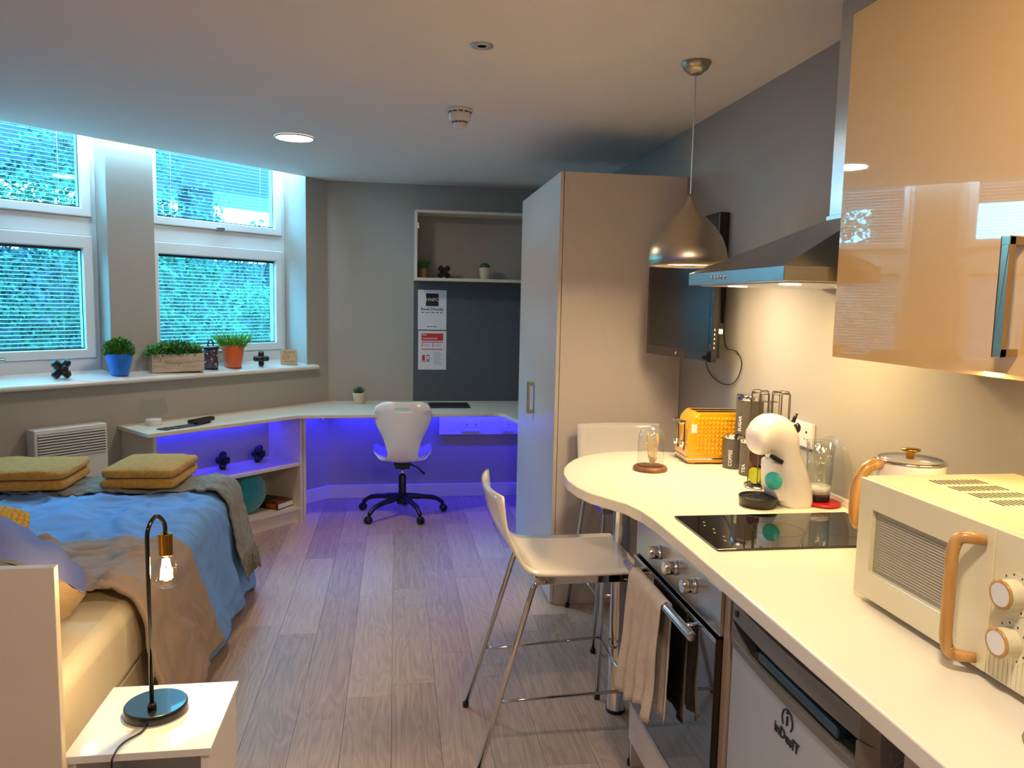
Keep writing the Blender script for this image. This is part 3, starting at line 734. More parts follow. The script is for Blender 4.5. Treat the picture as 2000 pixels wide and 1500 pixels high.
B().ball(-0.038, -0.040, 0.088, 0.004, seg=10, rings=8).build('dial_knob', M_mint, t, smooth=True)
tr = B().lathe([(0.050, 0.0), (0.056, 0.006), (0.060, 0.032), (0.057, 0.034), (0.054, 0.026), (0.0, 0.026)], 32, cx=-0.062).build('drip_tray', M_black, t, smooth=True, bevel=0.001)
gb = B()
for i in range(7): gb.box(-0.105+i*0.014, -0.101+i*0.014, -0.036, 0.036, 0.027, 0.0305)
for i in range(6): gb.box(-0.108, -0.016, -0.036+i*0.0135, -0.033+i*0.0135, 0.027, 0.0305)
gb.build('drip_grid', M_dark, tr)
tk = B().lathe([(0.036, 0.030), (0.040, 0.10), (0.043, 0.195), (0.0415, 0.195), (0.038, 0.10), (0.034, 0.034), (0, 0.034)], 32, cx=0.150, cap=False).build('water_tank', M_clear, t, smooth=True)
B().lathe([(0.0, 0.205), (0.038, 0.204), (0.046, 0.198), (0.046, 0.190), (0.043, 0.190)], 32, cx=0.150).build('tank_lid', M_acry, tk, smooth=True)
B().lathe([(0.0, 0.035), (0.034, 0.035), (0.036, 0.060), (0, 0.060)], 24, cx=0.150).build('tank_filter', M_whitep, tk, smooth=True)
B().lathe([(0.034, 0.012), (0.036, 0.030)], 24, cx=0.150).build('tank_base', M_black, tk)
# red tray
t = thing('trivet', 'red oval trivet under the coffee machine water tank', 'trivet', (1.345, 2.225, WZ))
b = B().tube([Vector((0.052*math.cos(a), 0.060*math.sin(a), 0.007)) for a in [i*2*PI/36 for i in range(36)]], 0.0045, 8, closed=True)
b.prism(circ(0, 0, 0.050, 36, 0.058), 0.001, 0.010)
b.build('plate', M_redp, t, smooth=False)

# pod carousel
t = thing('pod_carousel', 'wire pod carousel holding coffee pods behind the coffee machine', 'pod holder', (1.272, 2.452, WZ), math.radians(20))
B().lathe([(0.0, 0.0), (0.072, 0.0), (0.076, 0.004), (0.074, 0.009), (0.03, 0.013), (0, 0.013)], 40).build('base', M_chrome, t, smooth=True)
wb_ = B()
for k in range(4):
    a = k*PI/2; ca, sa_ = math.cos(a), math.sin(a)
    def P(r, tt, z): return Vector((r*ca - tt*sa_, r*sa_ + tt*ca, z))
    for r in (0.030, 0.066):
        wb_.tube(fillet([P(r, -0.021, 0.012), P(r, -0.021, 0.335), P(r, 0.021, 0.335), P(r, 0.021, 0.012)], 0.01, 3), 0.0016, 6)
    for tt in (-0.021, 0.021): wb_.tube([P(0.030, tt, 0.330), P(0.066, tt, 0.330)], 0.0014, 6)
    wb_.tube([P(0.0, 0, 0.300), P(0.030, 0, 0.300)], 0.0014, 6)
wb_.tube([(0, 0, 0.012), (0, 0, 0.31)], 0.002, 6)
wb_.build('wire_frame', mat('dark_wire', '#6a6058', 0.3, 0.9), t, smooth=True)
sides = ('right', 'rear', 'left', 'front')
for k in range(4):
    a = k*PI/2
    for q in range(2):
        z = 0.048 + q*0.064
        R = Matrix.Rotation(a, 3, 'Z') @ Matrix.Rotation(PI/2, 3, 'Y')
        m_ = (M_lime, M_cocoa)[(k+q) % 2]
        pod = B().lathe([(0.020, 0.0), (0.026, 0.004), (0.027, 0.024), (0.029, 0.026)], 20, R=R, cx=0.034*math.cos(a), cy=0.034*math.sin(a), cz=z, cap=True)
        p = pod.build('coffee_pod', m_, None, smooth=False, bevel=0.001); recenter(p)
        p.location = (Matrix.Translation((1.272, 2.452, WZ)) @ Matrix.Rotation(math.radians(20), 4, 'Z')) @ Vector(p.location); p.rotation_euler = (0, 0, math.radians(20))
        tag(p, '%s foil coffee pod, %s in the %s column of the wire carousel' % (('lime', 'dark brown')[(k+q) % 2], ('lowest', 'second')[q], sides[k]), 'coffee pod', 'coffee pods in the wire carousel')

# storage tins
def tin(name, x, y, z, r, h, word, label, ang):
    t = thing(name, label, 'tin', (x, y, z), ang)
    B().lathe([(r-0.001, 0), (r, 0.002), (r, h*0.86), (0, h*0.86)], 40).build('body', M_grey, t, smooth=True, bevel=0.001)
    B().lathe([(r+0.0005, h*0.86), (r+0.0012, h*0.87), (r+0.0012, h*0.985), (r-0.002, h), (0, h)], 40).build('lid', M_chrome, t, smooth=True, bevel=0.001)
    b = text_b(word, 0.0185, 0.0003, align='LEFT', extrude=0.0002)
    vs = []
    for v in b.v:  # rotate 90 degrees, wrap on the cylinder facing -y
        X, Z = -v.y, v.x
        a = (X-0.004)/r - PI/2
        vs.append(Vector(((r+0.0006+v.z)*math.cos(a), (r+0.0006+v.z)*math.sin(a), 0.012+Z)))
    b.v = vs; b.build('lettering', M_print, t)
tin('coffee_tin', 1.292, 2.772, WZ, 0.036, 0.136, 'COFFEE', 'grey storage tin lettered COFFEE with steel lid', math.radians(-30))
tin('tea_tin', 1.302, 2.648, WZ, 0.036, 0.142, 'TEA', 'grey storage tin lettered TEA behind the pod carousel', math.radians(-52))
tin('sugar_tin', 1.330, 2.722, WZ+0.1425, 0.050, 0.150, 'SUGAR', 'larger grey storage tin lettered SUGAR stacked on the other two', math.radians(-62))

# toaster
t = thing('toaster', 'yellow toaster with quilted side and chrome levers', 'toaster', (1.27, 2.91, WZ), math.radians(-3))
def tprof(x):  # outline in xz
    pass
out = [(-0.125, 0.020), (-0.133, 0.035), (-0.128, 0.12), (-0.112, 0.180), (-0.090, 0.204), (0.110, 0.204), (0.126, 0.185), (0.130, 0.03), (0.122, 0.02)]
B().prism(out, -0.078, 0.078, 'y').build('shell', M_yellow, t, bevel=0.014, seg=4, smooth=True)
qb = B(); nx_, nz_ = 13, 9
for i in range(nx_):
    for j in range(nz_):
        xa, za = -0.096+i*0.0158, 0.040+j*0.0165; s_ = 0.0079; h_ = 0.0082
        qb.add([(xa, -0.0775, za), (xa+2*s_, -0.0775, za), (xa+2*s_, -0.0775, za+2*h_), (xa, -0.0775, za+2*h_), (xa+s_, -0.0835, za+h_)], [(0, 1, 4), (1, 2, 4), (2, 3, 4), (3, 0, 4)])
qb.build('quilted_side', M_yellow, t)
B().box(-0.132, 0.131, -0.0795, 0.0795, 0.018, 0.026).build('chrome_band', M_chrome, t, bevel=0.002)
B().box(-0.126, 0.126, -0.074, 0.074, 0.006, 0.019).build('base', M_yellow, t, bevel=0.003)
for xx in (-0.1, 0.1):
    for yy in (-0.055, 0.055): B().lathe([(0.009, 0.0005), (0.011, 0.007)], 12, cx=xx, cy=yy).build('foot', M_yellow, t)
B().box(-0.085, 0.105, -0.045, -0.012, 0.2035, 0.2052).build('slot', M_black, t)
B().box(-0.085, 0.105, 0.012, 0.045, 0.2035, 0.2052).build('slot', M_black, t)
for yy in (-0.038, 0.038):
    B().box(-0.158, -0.128, yy-0.014, yy+0.014, 0.158, 0.170).build('lever', M_chrome, t, bevel=0.004)
    B().box(-0.1345, -0.131, yy-0.002, yy+0.002, 0.05, 0.165).build('lever_slot', M_black, t)
    kb = B().lathe([(0.013, 0), (0.013, 0.018), (0, 0.019)], 20, R=Matrix.Rotation(-PI/2, 3, 'Y'), cx=-0.130, cy=yy, cz=0.075).build('browning_knob', M_chrome, t, smooth=True)
B().box(-0.118, -0.096, -0.0795, -0.0785, 0.125, 0.160).build('sticker', M_paper, t)

# glass dome with dried flowers
t = thing('glass_dome', 'glass cloche with dried flowers on a brown wooden base', 'ornament', (0.955, 2.749, WZ))
B().lathe([(0.060, 0.0), (0.064, 0.004), (0.064, 0.012), (0.058, 0.018), (0, 0.018)], 40).build('base', M_brownw, t, smooth=True, bevel=0.001)
B().lathe([(0.049, 0.018), (0.050, 0.02), (0.050, 0.115), (0.047, 0.138), (0.038, 0.157), (0.022, 0.170), (0.0, 0.175)], 40).build('dome', M_clear, t, smooth=True)
fb = B(); rnd = random.Random(4)
for i in range(34):
    a = rnd.uniform(0, 2*PI); r = rnd.uniform(0.008, 0.022); fb.add([(0.004*math.cos(a)+0.01, 0.004*math.sin(a), 0.022), (r*math.cos(a+0.1)+0.01, r*math.sin(a+0.1), 0.05+rnd.uniform(-.008, .006)), (r*math.cos(a-0.1)+0.01, r*math.sin(a-0.1), 0.052)], [(0, 1, 2)])
for i in range(14):
    a = rnd.uniform(0, 2*PI); r = rnd.uniform(0.005, 0.030); h = rnd.uniform(0.075, 0.125)
    top = Vector((r*math.cos(a), r*math.sin(a), h)); fb.tube([(0, 0, 0.02), top*0.6, top], 0.0007, 4)
    for q in range(7):
        p = top + Vector((rnd.gauss(0, .003), rnd.gauss(0, .003), -q*0.004)); fb.ball(p.x, p.y, p.z, 0.0022, seg=5, rings=4)
fb.ball(0.020, -0.005, 0.120, 0.007, 0.007, 0.020, 10, 8); fb.ball(-0.012, 0.004, 0.126, 0.006, 0.006, 0.018, 10, 8)
fb.build('dried_flowers', M_dry, t, kind='stuff')

# double socket above the worktop
t = thing('wall_socket', 'white double wall socket above the worktop behind the coffee machine', 'socket', (XR, 2.475, 1.085))
B().box(-0.012, 0, -0.073, 0.073, -0.043, 0.043).build('face_plate', M_whitep, t, bevel=0.003)
sb_ = B()
for yy in (-0.036, 0.036):
    sb_.box(-0.0128, -0.0122, yy-0.004, yy+0.004, 0.006, 0.014); sb_.box(-0.0128, -0.0122, yy-0.013, yy-0.007, -0.016, -0.012); sb_.box(-0.0128, -0.0122, yy+0.007, yy+0.013, -0.016, -0.012)
sb_.build('pin_holes', M_black, t)

# wall cabinets
CX = 1.08
for i, (ya, yb_, lab, nm) in enumerate(((1.20-0.02, 1.782, 'far tan gloss wall cabinet beside the cooker hood', 'wall_cabinet'), (0.57, 1.178, 'near tan gloss wall cabinet cut off by the right edge', 'wall_cabinet'))):
    t = thing(nm, lab, 'cabinet', (1.25, (ya+yb_)/2, 1.402)); hy = (yb_-ya)/2
    B().box(-0.150, 0.163, -hy, hy, 0.0, 0.82).build('carcass', M_edge, t, bevel=0.001)
    dr = B().box(-0.170, -0.152, -hy+0.0015, hy-0.0015, 0.0, 0.82).build('door', M_door, t, bevel=0.0015)
    if i == 0:
        h = B().box(-0.034, -0.022, -0.010, 0.010, -0.105, 0.105).box(-0.034, 0, -0.010, 0.010, -0.105, -0.090).box(-0.034, 0, -0.010, 0.010, 0.090, 0.105)
        h.build('handle', M_nickel, dr, bevel=0.001, loc=(-0.170, -hy+0.03, 0.145))
# cooker hood
t = thing('cooker_hood', 'stainless steel chimney cooker hood over the hob', 'cooker hood', (1.18, 2.115, 1.588))
ex, ey0, ey1 = -0.230, -0.315, 0.315
b = B().box(ex, 0.233, ey0, ey1, 0.0, 0.038)
b.build('rim', M_steel, t, bevel=0.0015)
a_ = [(ex, ey0, 0.038), (0.233, ey0, 0.038), (0.233, ey1, 0.038), (ex, ey1, 0.038)]
c_ = [(0.06, -0.20, 0.19), (0.233, -0.20, 0.19), (0.233, -0.005, 0.19), (0.06, -0.005, 0.19)]
B().add(a_+c_, [(0, 1, 5, 4), (1, 2, 6, 5), (2, 3, 7, 6), (3, 0, 4, 7), (4, 5, 6, 7), (0, 3, 2, 1)]).build('canopy', M_steel, t)
B().box(0.062, 0.232, -0.198, -0.008, 0.19, CEIL-1.588-0.001).build('chimney', M_steel, t, bevel=0.001)
B().box(0.056, 0.233, -0.204, -0.002, 0.186, 0.20).build('chimney_flange', M_steel, t, bevel=0.001)
for i in range(5): B().lathe([(0.0065, 0), (0.0065, 0.004), (0, 0.0045)], 12, R=Matrix.Rotation(-PI/2, 3, 'Y'), cx=ex, cy=0.125-0.022*i, cz=0.020).build('button', M_chrome, t)
B().box(ex+0.03, 0.20, ey0+0.03, ey1-0.03, -0.003, 0.0).build('filter', M_silver, t)
for yy in (-0.16, 0.16): B().lathe([(0.028, -0.0045), (0, -0.0045)], 20, cx=-0.13, cy=yy).build('lamp_lens', M_lampon, t)

# television and its wall bracket
pA, pB = Vector((1.172, 3.50, 0)), Vector((1.257, 2.94, 0)); dv = (pB-pA); tw_ = dv.length; dv.normalize()
t = thing('television', 'small black television turned towards the room on a wall arm', 'television', (pA+pB)/2+Vector((0, 0, 1.296)), math.atan2(dv.y, dv.x))
hw = tw_/2; TH_ = 0.435   # local x along the screen towards the camera side; local +y points to the wall
B().prism(rrect(-hw, hw, 0, TH_, 0.008, 3), 0.0, 0.026, 'y').build('bezel', M_blackg, t, bevel=0.002)
B().box(-hw+0.022, hw-0.022, -0.0012, 0.0, 0.040, TH_-0.022).build('screen', mat('lcd_screen', '#161412', 0.22), t)
B().prism([(-hw+0.02, 0.015), (hw-0.012, 0.015), (hw-0.03, TH_-0.02), (-hw+0.04, TH_-0.02)], 0.026, 0.050, 'y').build('back_shell', M_black, t, bevel=0.006)
B().ball(0, -0.001, 0.020, 0.006, 0.001, 0.006, 12, 8).build('maker_badge', M_silver, t)
pbn = B()
for i in range(5): pbn.box(hw-0.001, hw+0.0012, 0.010, 0.015, 0.055+i*0.018, 0.063+i*0.018)
pbn.build('side_buttons', M_silver, t)
B().box(hw-0.008, hw+0.014, 0.034, 0.042, 0.115, 0.135).build('plug', M_whitep, t, bevel=0.002)
t = thing('wall_bracket', 'black wall mount arm and box behind the television', 'bracket', (XR, 3.30, 1.45))
B().box(-0.048, 0, -0.125, 0.125, 0.0, 0.475).build('back_box', M_black, t, bevel=0.004)
B().box(-0.105, -0.03, -0.035, 0.035, 0.05, 0.085).box(-0.105, -0.048, -0.035, 0.035, 0.14, 0.175).box(-0.110, -0.090, -0.04, 0.04, 0.03, 0.2).build('arm', M_black, t, bevel=0.003)
cpts = [(XR-0.02, 3.175, 1.60), (XR-0.010, 3.165, 1.50), (XR-0.012, 3.15, 1.40), (XR-0.012, 3.12, 1.345), (XR-0.01, 3.02, 1.335), (XR-0.008, 2.975, 1.285), (XR-0.008, 3.02, 1.215), (XR-0.008, 3.12, 1.187), (XR-0.010, 3.25, 1.205), (XR-0.016, 3.32, 1.26), (XR-0.030, 3.28, 1.33), (XR-0.09, 3.10, 1.40), (1.297, 2.962, 1.418)]
cb = B().tube(smooth_pts(cpts), 0.0022, 6).build('tv_cable', M_black, smooth=True); recenter(cb)
tag(cb, 'thin black cable looping below the television', 'cable')

# pendant lamp
px_, py_ = 1.055, 2.718
t = thing('pendant_lamp', 'teardrop brushed nickel pendant lamp over the breakfast bar', 'lamp', (px_, py_, 1.664))
B().lathe([(0.141, 0.0), (0.143, 0.004), (0.142, 0.03), (0.136, 0.065), (0.120, 0.105), (0.094, 0.143), (0.062, 0.175), (0.036, 0.200), (0.020, 0.225), (0.012, 0.246), (0.0105, 0.26), (0.010, 0.245), (0.016, 0.222), (0.032, 0.196), (0.058, 0.170), (0.090, 0.138), (0.116, 0.101), (0.132, 0.063), (0.138, 0.03), (0.139, 0.004), (0.141, 0.0)], 56, cap=False).build('shade', M_nickel, t, smooth=True)
B().lathe([(0, 0.012), (0.134, 0.012), (0.136, 0.015)], 40).build('diffuser', M_lampon, t)
B().tube([(0, 0, 0.25), (0, 0, CEIL-1.664-0.03)], 0.0028, 8).build('cord', M_silver, t)
B().lathe([(0.0, CEIL-1.664-0.042), (0.02, CEIL-1.664-0.041), (0.042, CEIL-1.664-0.024), (0.054, CEIL-1.664-0.003), (0.054, CEIL-1.664-0.0005)], 36).build('ceiling_rose', M_nickel, t, smooth=True)
area('pendant_bulb_light', (px_, py_, 1.672), (px_, py_, 0), 0.20, 0.20, 6.0, (1.0, 0.72, 0.36), 'DISK')
# ceiling fittings
t = thing('downlight', 'round lit ceiling downlight near the windows', 'ceiling light', (-0.547, 4.40, CEIL))
B().lathe([(0.106, -0.0005), (0.108, -0.004), (0.098, -0.008), (0.096, -0.004)], 40, cap=False).build('trim_ring', M_white, t, smooth=True)
B().lathe([(0.0, -0.006), (0.097, -0.006), (0.097, -0.004)], 40).build('diffuser', M_lampon, t)
t = thing('spotlight', 'small unlit recessed ceiling fitting above the room centre', 'ceiling light', (0.284, 2.70, CEIL))
B().lathe([(0.039, -0.0005), (0.040, -0.003), (0.022, -0.006), (0.016, -0.002)], 32, cap=False).build('bezel', M_silver, t, smooth=True)
B().lathe([(0.0, -0.002), (0.017, -0.002)], 24).build('lens', M_dark, t)
t = thing('smoke_detector', 'white smoke detector hanging from the ceiling', 'smoke detector', (0.282, 3.59, CEIL))
B().lathe([(0.060, -0.0005), (0.062, -0.008), (0.052, -0.012), (0.050, -0.045), (0.046, -0.052), (0.036, -0.054)], 32).build('base', M_whitep, t, smooth=True, bevel=0.001)
B().lathe([(0.034, -0.054), (0.031, -0.075), (0.020, -0.084), (0.0, -0.085)], 28).build('sensor', M_whitep, t, smooth=True)
vb = B()
for i in range(12):
    a = i*PI/6; R = Matrix.Rotation(a, 3, 'Z'); vb.box(0.0505, 0.0532, -0.009, 0.009, -0.018, -0.013, R=R); vb.box(0.0335, 0.0350, -0.006, 0.006, -0.060, -0.056, R=R)
vb.build('vent_slots', M_dark, t)

# ================================================================== bar stools
def stool(label, loc, rot, bt=0.915):
    t = thing('bar_stool', label, 'stool', loc, rot, 'bar stools at the breakfast bar')
    # local: seat faces +x, origin at floor under seat centre
    path = [(-0.285, bt), (-0.270, bt-0.10), (-0.238, 0.74), (-0.205, 0.685), (-0.175, 0.664), (-0.13, 0.657), (0.0, 0.655), (0.17, 0.657), (0.195, 0.654)]
    path = [(v.x, v.z) for v in smooth_pts([(p[0], 0, p[1]) for p in path], 3)]
    n = len(path)
    def fn(u, v):
        i = min(int(u*(n-1)+1e-6), n-1); x, z = path[i]; k = max(0, min(1, (z-0.68)/0.2))
        hw_ = 0.205 + 0.0*k; y = (v-0.5)*2*hw_
        return Vector((x - 0.035*k*(abs(v-0.5)*2)**2*(-1) - 0.03*k, y, z-0.004*(1-abs(2*v-1)**2)*(1-k)))
    b = B().grid(fn, n-1, 10)
    b.build('seat_shell', M_whiteg, t, smooth=True, solid=0.011, bevel=0.0)
    fr = B()
    fr.box(-0.165, 0.175, -0.195, -0.177, 0.622, 0.648).box(-0.165, 0.175, 0.177, 0.195, 0.622, 0.648).box(0.155, 0.175, -0.177, 0.177, 0.622, 0.648).box(-0.165, -0.145, -0.177, 0.177, 0.622, 0.648)
    fr.build('seat_frame', M_chrome, t, bevel=0.002)
    legs = {}
    for sx, fx in ((-1, -0.345), (1, 0.165)):
        for sy in (-1, 1):
            top = Vector((sx*0.155, sy*0.186, 0.632)); ft_ = Vector((fx, sy*0.215, 0.012))
            pts = fillet([top+Vector((-sx*0.03, 0, 0.0)), top+Vector((sx*0.012, 0, -0.004)), ft_], 0.03, 4)
            l = B().tube(pts, 0.0095, 12).build('leg', M_chrome, t, smooth=True)
            B().lathe([(0.0115, 0), (0.012, 0.018)], 12, cx=fx, cy=sy*0.215, cz=0.0).build('rubber_foot', M_black, l)
            legs[(sx, sy)] = (top, ft_)
    def at(k, z): a, b_ = legs[k]; return a+(b_-a)*((a.z-z)/(a.z-b_.z))
    fb_ = B(); zf = 0.235
    for sy in (-1, 1):
        p0, p1 = at((-1, sy), zf), at((1, sy), zf+0.02)
        fb_.tube([p0, p0+Vector((0.03, -sy*0.012, 0)), p1], 0.0055, 10)
    fb_.tube([at((1, -1), zf+0.02), at((1, 1), zf+0.02)], 0.0055, 10)
    fb_.build('footrest', M_chrome, t, smooth=True)
    return t
stool('white bar stool with chrome legs at the near side of the bar', (0.612, 2.532, 0), 0)
stool('white bar stool tucked between the breakfast bar and wardrobe', (1.075, 3.300, 0), -PI/2, 0.945)

# ================================================================== desk run along the bay and back walls
DZ = 0.755
dk = [WP(-1.60, 0.003), WP(-1.64, 0.40), WP(-0.63, 0.43), Vector((0.68, 5.245, 0)), Vector((0.715, 5.235, 0)), Vector((0.745, 5.19, 0)), Vector((0.80, 4.85, 0)), Vector((0.82, 4.822, 0)), Vector((XR-0.002, 4.822, 0)), Vector((XR-0.002, YB-0.002, 0)), Vector((c0.x+0.002, YB-0.002, 0))]
dt = B().prism([(p.x, p.y) for p in dk], DZ-0.024, DZ).build('corner_desk', M_board, bevel=0.003); recenter(dt)
tag(dt, 'long cream desk top following the bay and back walls', 'desk')
t = thing('shelf_unit', 'cream open shelf unit under the desk top below the windows', 'shelf unit', WP(-1.07, 0, 0), BAYROT)
# local x along wall, y into wall (negative = into room)
DP = -0.345
B().box(-0.510, -0.488, DP, -0.002, 0.0, 0.730).build('side_panel', M_board, t, bevel=0.001)
B().box(0.520, 0.542, DP, -0.002, 0.0, 0.730).build('side_panel', M_board, t, bevel=0.001)
B().box(-0.488, 0.520, DP+0.004, -0.002, 0.390, 0.410).build('shelf', M_board, t, bevel=0.001)
B().box(-0.488, 0.520, DP+0.004, -0.002, 0.085, 0.105).build('shelf', M_board, t, bevel=0.001)
B().box(-0.488, 0.520, DP+0.02, DP+0.038, 0.0, 0.085).build('plinth', M_board, t)
B().box(-0.488, 0.520, -0.012, -0.002, 0.105, 0.730).build('back_panel', M_wall, t)
t = thing('desk_leg_panel', 'cream upright panel carrying the desk beside the shelf unit', 'panel', WP(-0.512, 0.175, 0), BAYROT)
B().box(-0.011, 0.011, -0.172, 0.172, 0.0, 0.730).build('panel', M_board, t, bevel=0.001)
t = thing('desk_bracket', 'small triangular bracket under the desk corner by the bay', 'bracket', WP(-0.06, 0.004, 0.60), BAYROT)
B().prism([(-0.13, 0.13), (0.0, 0.13), (0.0, 0.0)], -0.01, 0.01, 'x').build('gusset', M_skirt, t, bevel=0.001)
# LED strips under the desk and in the shelf unit
def led(name, p0, p1, label, energy, down=Vector((0, 0, -1)), wd=0.012):
    p0, p1 = Vector(p0), Vector(p1); L = (p1-p0).length; mid = (p0+p1)/2; ang = math.atan2((p1-p0).y, (p1-p0).x)
    t = thing(name, label, 'led strip', mid, ang)
    s_ = B().box(-L/2, L/2, -0.005, 0.005, -0.003, -0.0005).build('tape', M_white, t)
    e = B()
    k = -L/2+0.02
    while k < L/2: e.box(k-0.004, k+0.004, -0.004, 0.004, -0.0045, -0.003); k += 0.033
    e.build('diodes', M_led, s_, kind='stuff')
    l = area(name+'_light', mid+Vector((0, 0, -0.008)), mid+down, L, 0.012, energy, BLUE)
    l.rotation_euler = (0, 0, ang)
    if down != Vector((0, 0, -1)): l.rotation_euler = (down.to_track_quat('-Z', 'X')).to_euler()
    return l
led('led_strip', (-0.45, 5.80, DZ-0.024), (1.38, 5.80, DZ-0.024), 'blue LED strip glowing under the back desk', 9.0)
led('led_strip', WP(-0.46, 0.06, DZ-0.024), WP(-0.05, 0.06, DZ-0.024), 'blue LED strip under the short desk corner', 1.6)
led('led_strip', WP(-1.54, 0.05, DZ-0.026), WP(-0.58, 0.05, DZ-0.026), 'blue LED strip in the top bay of the shelf unit', 2.8)
led('led_strip', (1.36, 4.86, DZ-0.024), (1.36, 5.70, DZ-0.024), 'blue LED strip behind the wardrobe under the desk', 2.0)

l_ = led('led_strip', (XL+0.012, -0.6, 2.20), (XL+0.012, 1.5, 2.20), 'unseen blue LED strip added high on the left wall to tint the ceiling violet', 7.0, Vector((0.5, 0.15, 1)))  # out-of-view strip, added to throw violet light on the ceiling
l_.data.color = (0.12, 0.06, 1.0)
# socket trunking below the desk
t = thing('socket_trunking', 'white socket trunking under the desk with a double socket', 'socket', (0.87, YB, 0.562))
B().box(-0.536, 0.54, -0.032, -0.001, -0.068, 0.068).build('trunking', M_whitep, t, bevel=0.003)
for xx, ww in ((-0.286, 0.076), (0.005, 0.044)):
    p = B().box(xx-ww, xx+ww, -0.040, -0.032, -0.045, 0.045).build('face_plate', M_whitep, t, bevel=0.002)
    h = B()
    for q in ((-0.036, 0.036) if ww > 0.05 else (0.0,)):
        h.box(xx+q-0.004, xx+q+0.004, -0.0410, -0.0400, 0.008, 0.017); h.box(xx+q-0.014, xx+q-0.008, -0.0410, -0.0400, -0.014, -0.009); h.box(xx+q+0.008, xx+q+0.014, -0.0410, -0.0400, -0.014, -0.009)
    h.build('pin_holes', M_dark, p)

# pin board, posters, wall shelf
t = thing('pin_board', 'dark grey felt pin board above the desk', 'pin board', (0.77, YB-0.001, DZ+0.001))
B().box(-0.638, 0.642, -0.012, 0, 0, 0.908).build('felt_panel', M_felt, t, bevel=0.002)
# text plane facing -y: text x -> x, y -> z, z -> -y
FY = Matrix(((1, 0, 0, 0), (0, 0, -1, 0), (0, 1, 0, 0), (0, 0, 0, 1)))
def ytext(s, size, x, z, parent, m, yoff=-0.0012, bold=0, name='lettering', ext=0.0002):
    return xf(text_b(s, size, bold, extrude=ext), Matrix.Translation((x, yoff, z)) @ FY).build(name, m, parent)
t = thing('poster', 'white notice with a black square logo, upper on the board', 'poster', (0.272, YB-0.0135, 1.303))
B().box(-0.108, 0.108, -0.001, 0, 0, 0.300).build('sheet', M_paper, t)
lb = B().box(-0.048, 0.048, -0.0016, -0.001, 0.178, 0.274).build('logo_block', M_ink, t)
ytext('HNFC', 0.036, 0, 0.226, lb, M_print, -0.0018)
ytext('Book Directly', 0.030, 0, 0.155, t, M_ink, bold=0.0006)
fp_ = B()
for x_, w__ in ((-0.072, 0.016), (-0.050, 0.010), (-0.034, 0.014), (-0.014, 0.008), (0.008, 0.020), (0.038, 0.018), (0.068, 0.020)): fp_.box(x_-w__/2, x_+w__/2, -0.0013, -0.001, 0.126, 0.132)
for x_, w__ in ((-0.030, 0.018), (-0.006, 0.020), (0.022, 0.026)): fp_.box(x_-w__/2, x_+w__/2, -0.0013, -0.001, 0.020, 0.025)
fp_.build('fine_print', M_dark, t)['kind'] = 'stuff'
t = thing('poster', 'white notice with a red heading, lower on the board', 'poster', (0.275, YB-0.0135, 0.997))
B().box(-0.107, 0.107, -0.001, 0, 0, 0.297).build('sheet', M_paper, t)
rb_ = B().box(-0.082, 0.082, -0.0016, -0.001, 0.222, 0.277).build('heading_block', M_red, t)
ytext('Get', 0.021, -0.060, 0.266, rb_, M_print, -0.0018); ytext('connected', 0.026, -0.018, 0.240, rb_, M_print, -0.0018)
ab = B().box(-0.082, 0.082, -0.0014, -0.001, 0.208, 0.214).box(-0.082, 0.082, -0.0014, -0.001, 0.153, 0.159)
ab.box(-0.079, -0.074, -0.0014, -0.001, 0.172, 0.205).box(0.004, 0.010, -0.0014, -0.001, 0.172, 0.205).box(-0.077, -0.055, -0.0014, -0.001, 0.070, 0.112).build('red_print', M_red, t)
kb = B().box(-0.043, -0.020, -0.0014, -0.001, 0.070, 0.112).box(-0.080, -0.052, -0.0014, -0.001, 0.060, 0.065).box(-0.046, -0.018, -0.0014, -0.001, 0.060, 0.065).build('black_print', M_ink, t)
gl = B()
for i in range(9): gl.box(0.012, 0.012+0.045+0.02*((i*7) % 3)/2, -0.0013, -0.001, 0.132-i*0.011, 0.134-i*0.011)
for i in range(2): gl.box(-0.065, -0.02, -0.0013, -0.001, 0.180+i*0.01, 0.182+i*0.01); gl.box(0.02, 0.065, -0.0013, -0.001, 0.180+i*0.01, 0.182+i*0.01)
gl.build('fine_print', M_dark, t)
B().box(-0.0405, -0.0225, -0.0018, -0.0014, 0.077, 0.105).build('screen_print', M_paper, kb)

t = thing('wall_shelf', 'open white box shelf on the wall above the pin board', 'shelf', (0.77, YB, 1.668))
SD = -0.25
B().box(-0.637, 0.642, SD, -0.001, 0, 0.020).build('bottom_panel', M_board, t, bevel=0.001)
B().box(-0.637, 0.642, SD, -0.001, 0.484, 0.504).build('top_panel', M_board, t, bevel=0.001)
B().box(-0.637, -0.619, SD, -0.001, 0.020, 0.484).build('side_panel', M_board, t, bevel=0.001)
B().box(0.622, 0.642, SD, -0.001, 0.020, 0.484).build('side_panel', M_board, t, bevel=0.001)
B().box(-0.619, -0.607, -0.16, -0.12, 0.38, 0.42).build('hinge_plate', M_chrome, t)

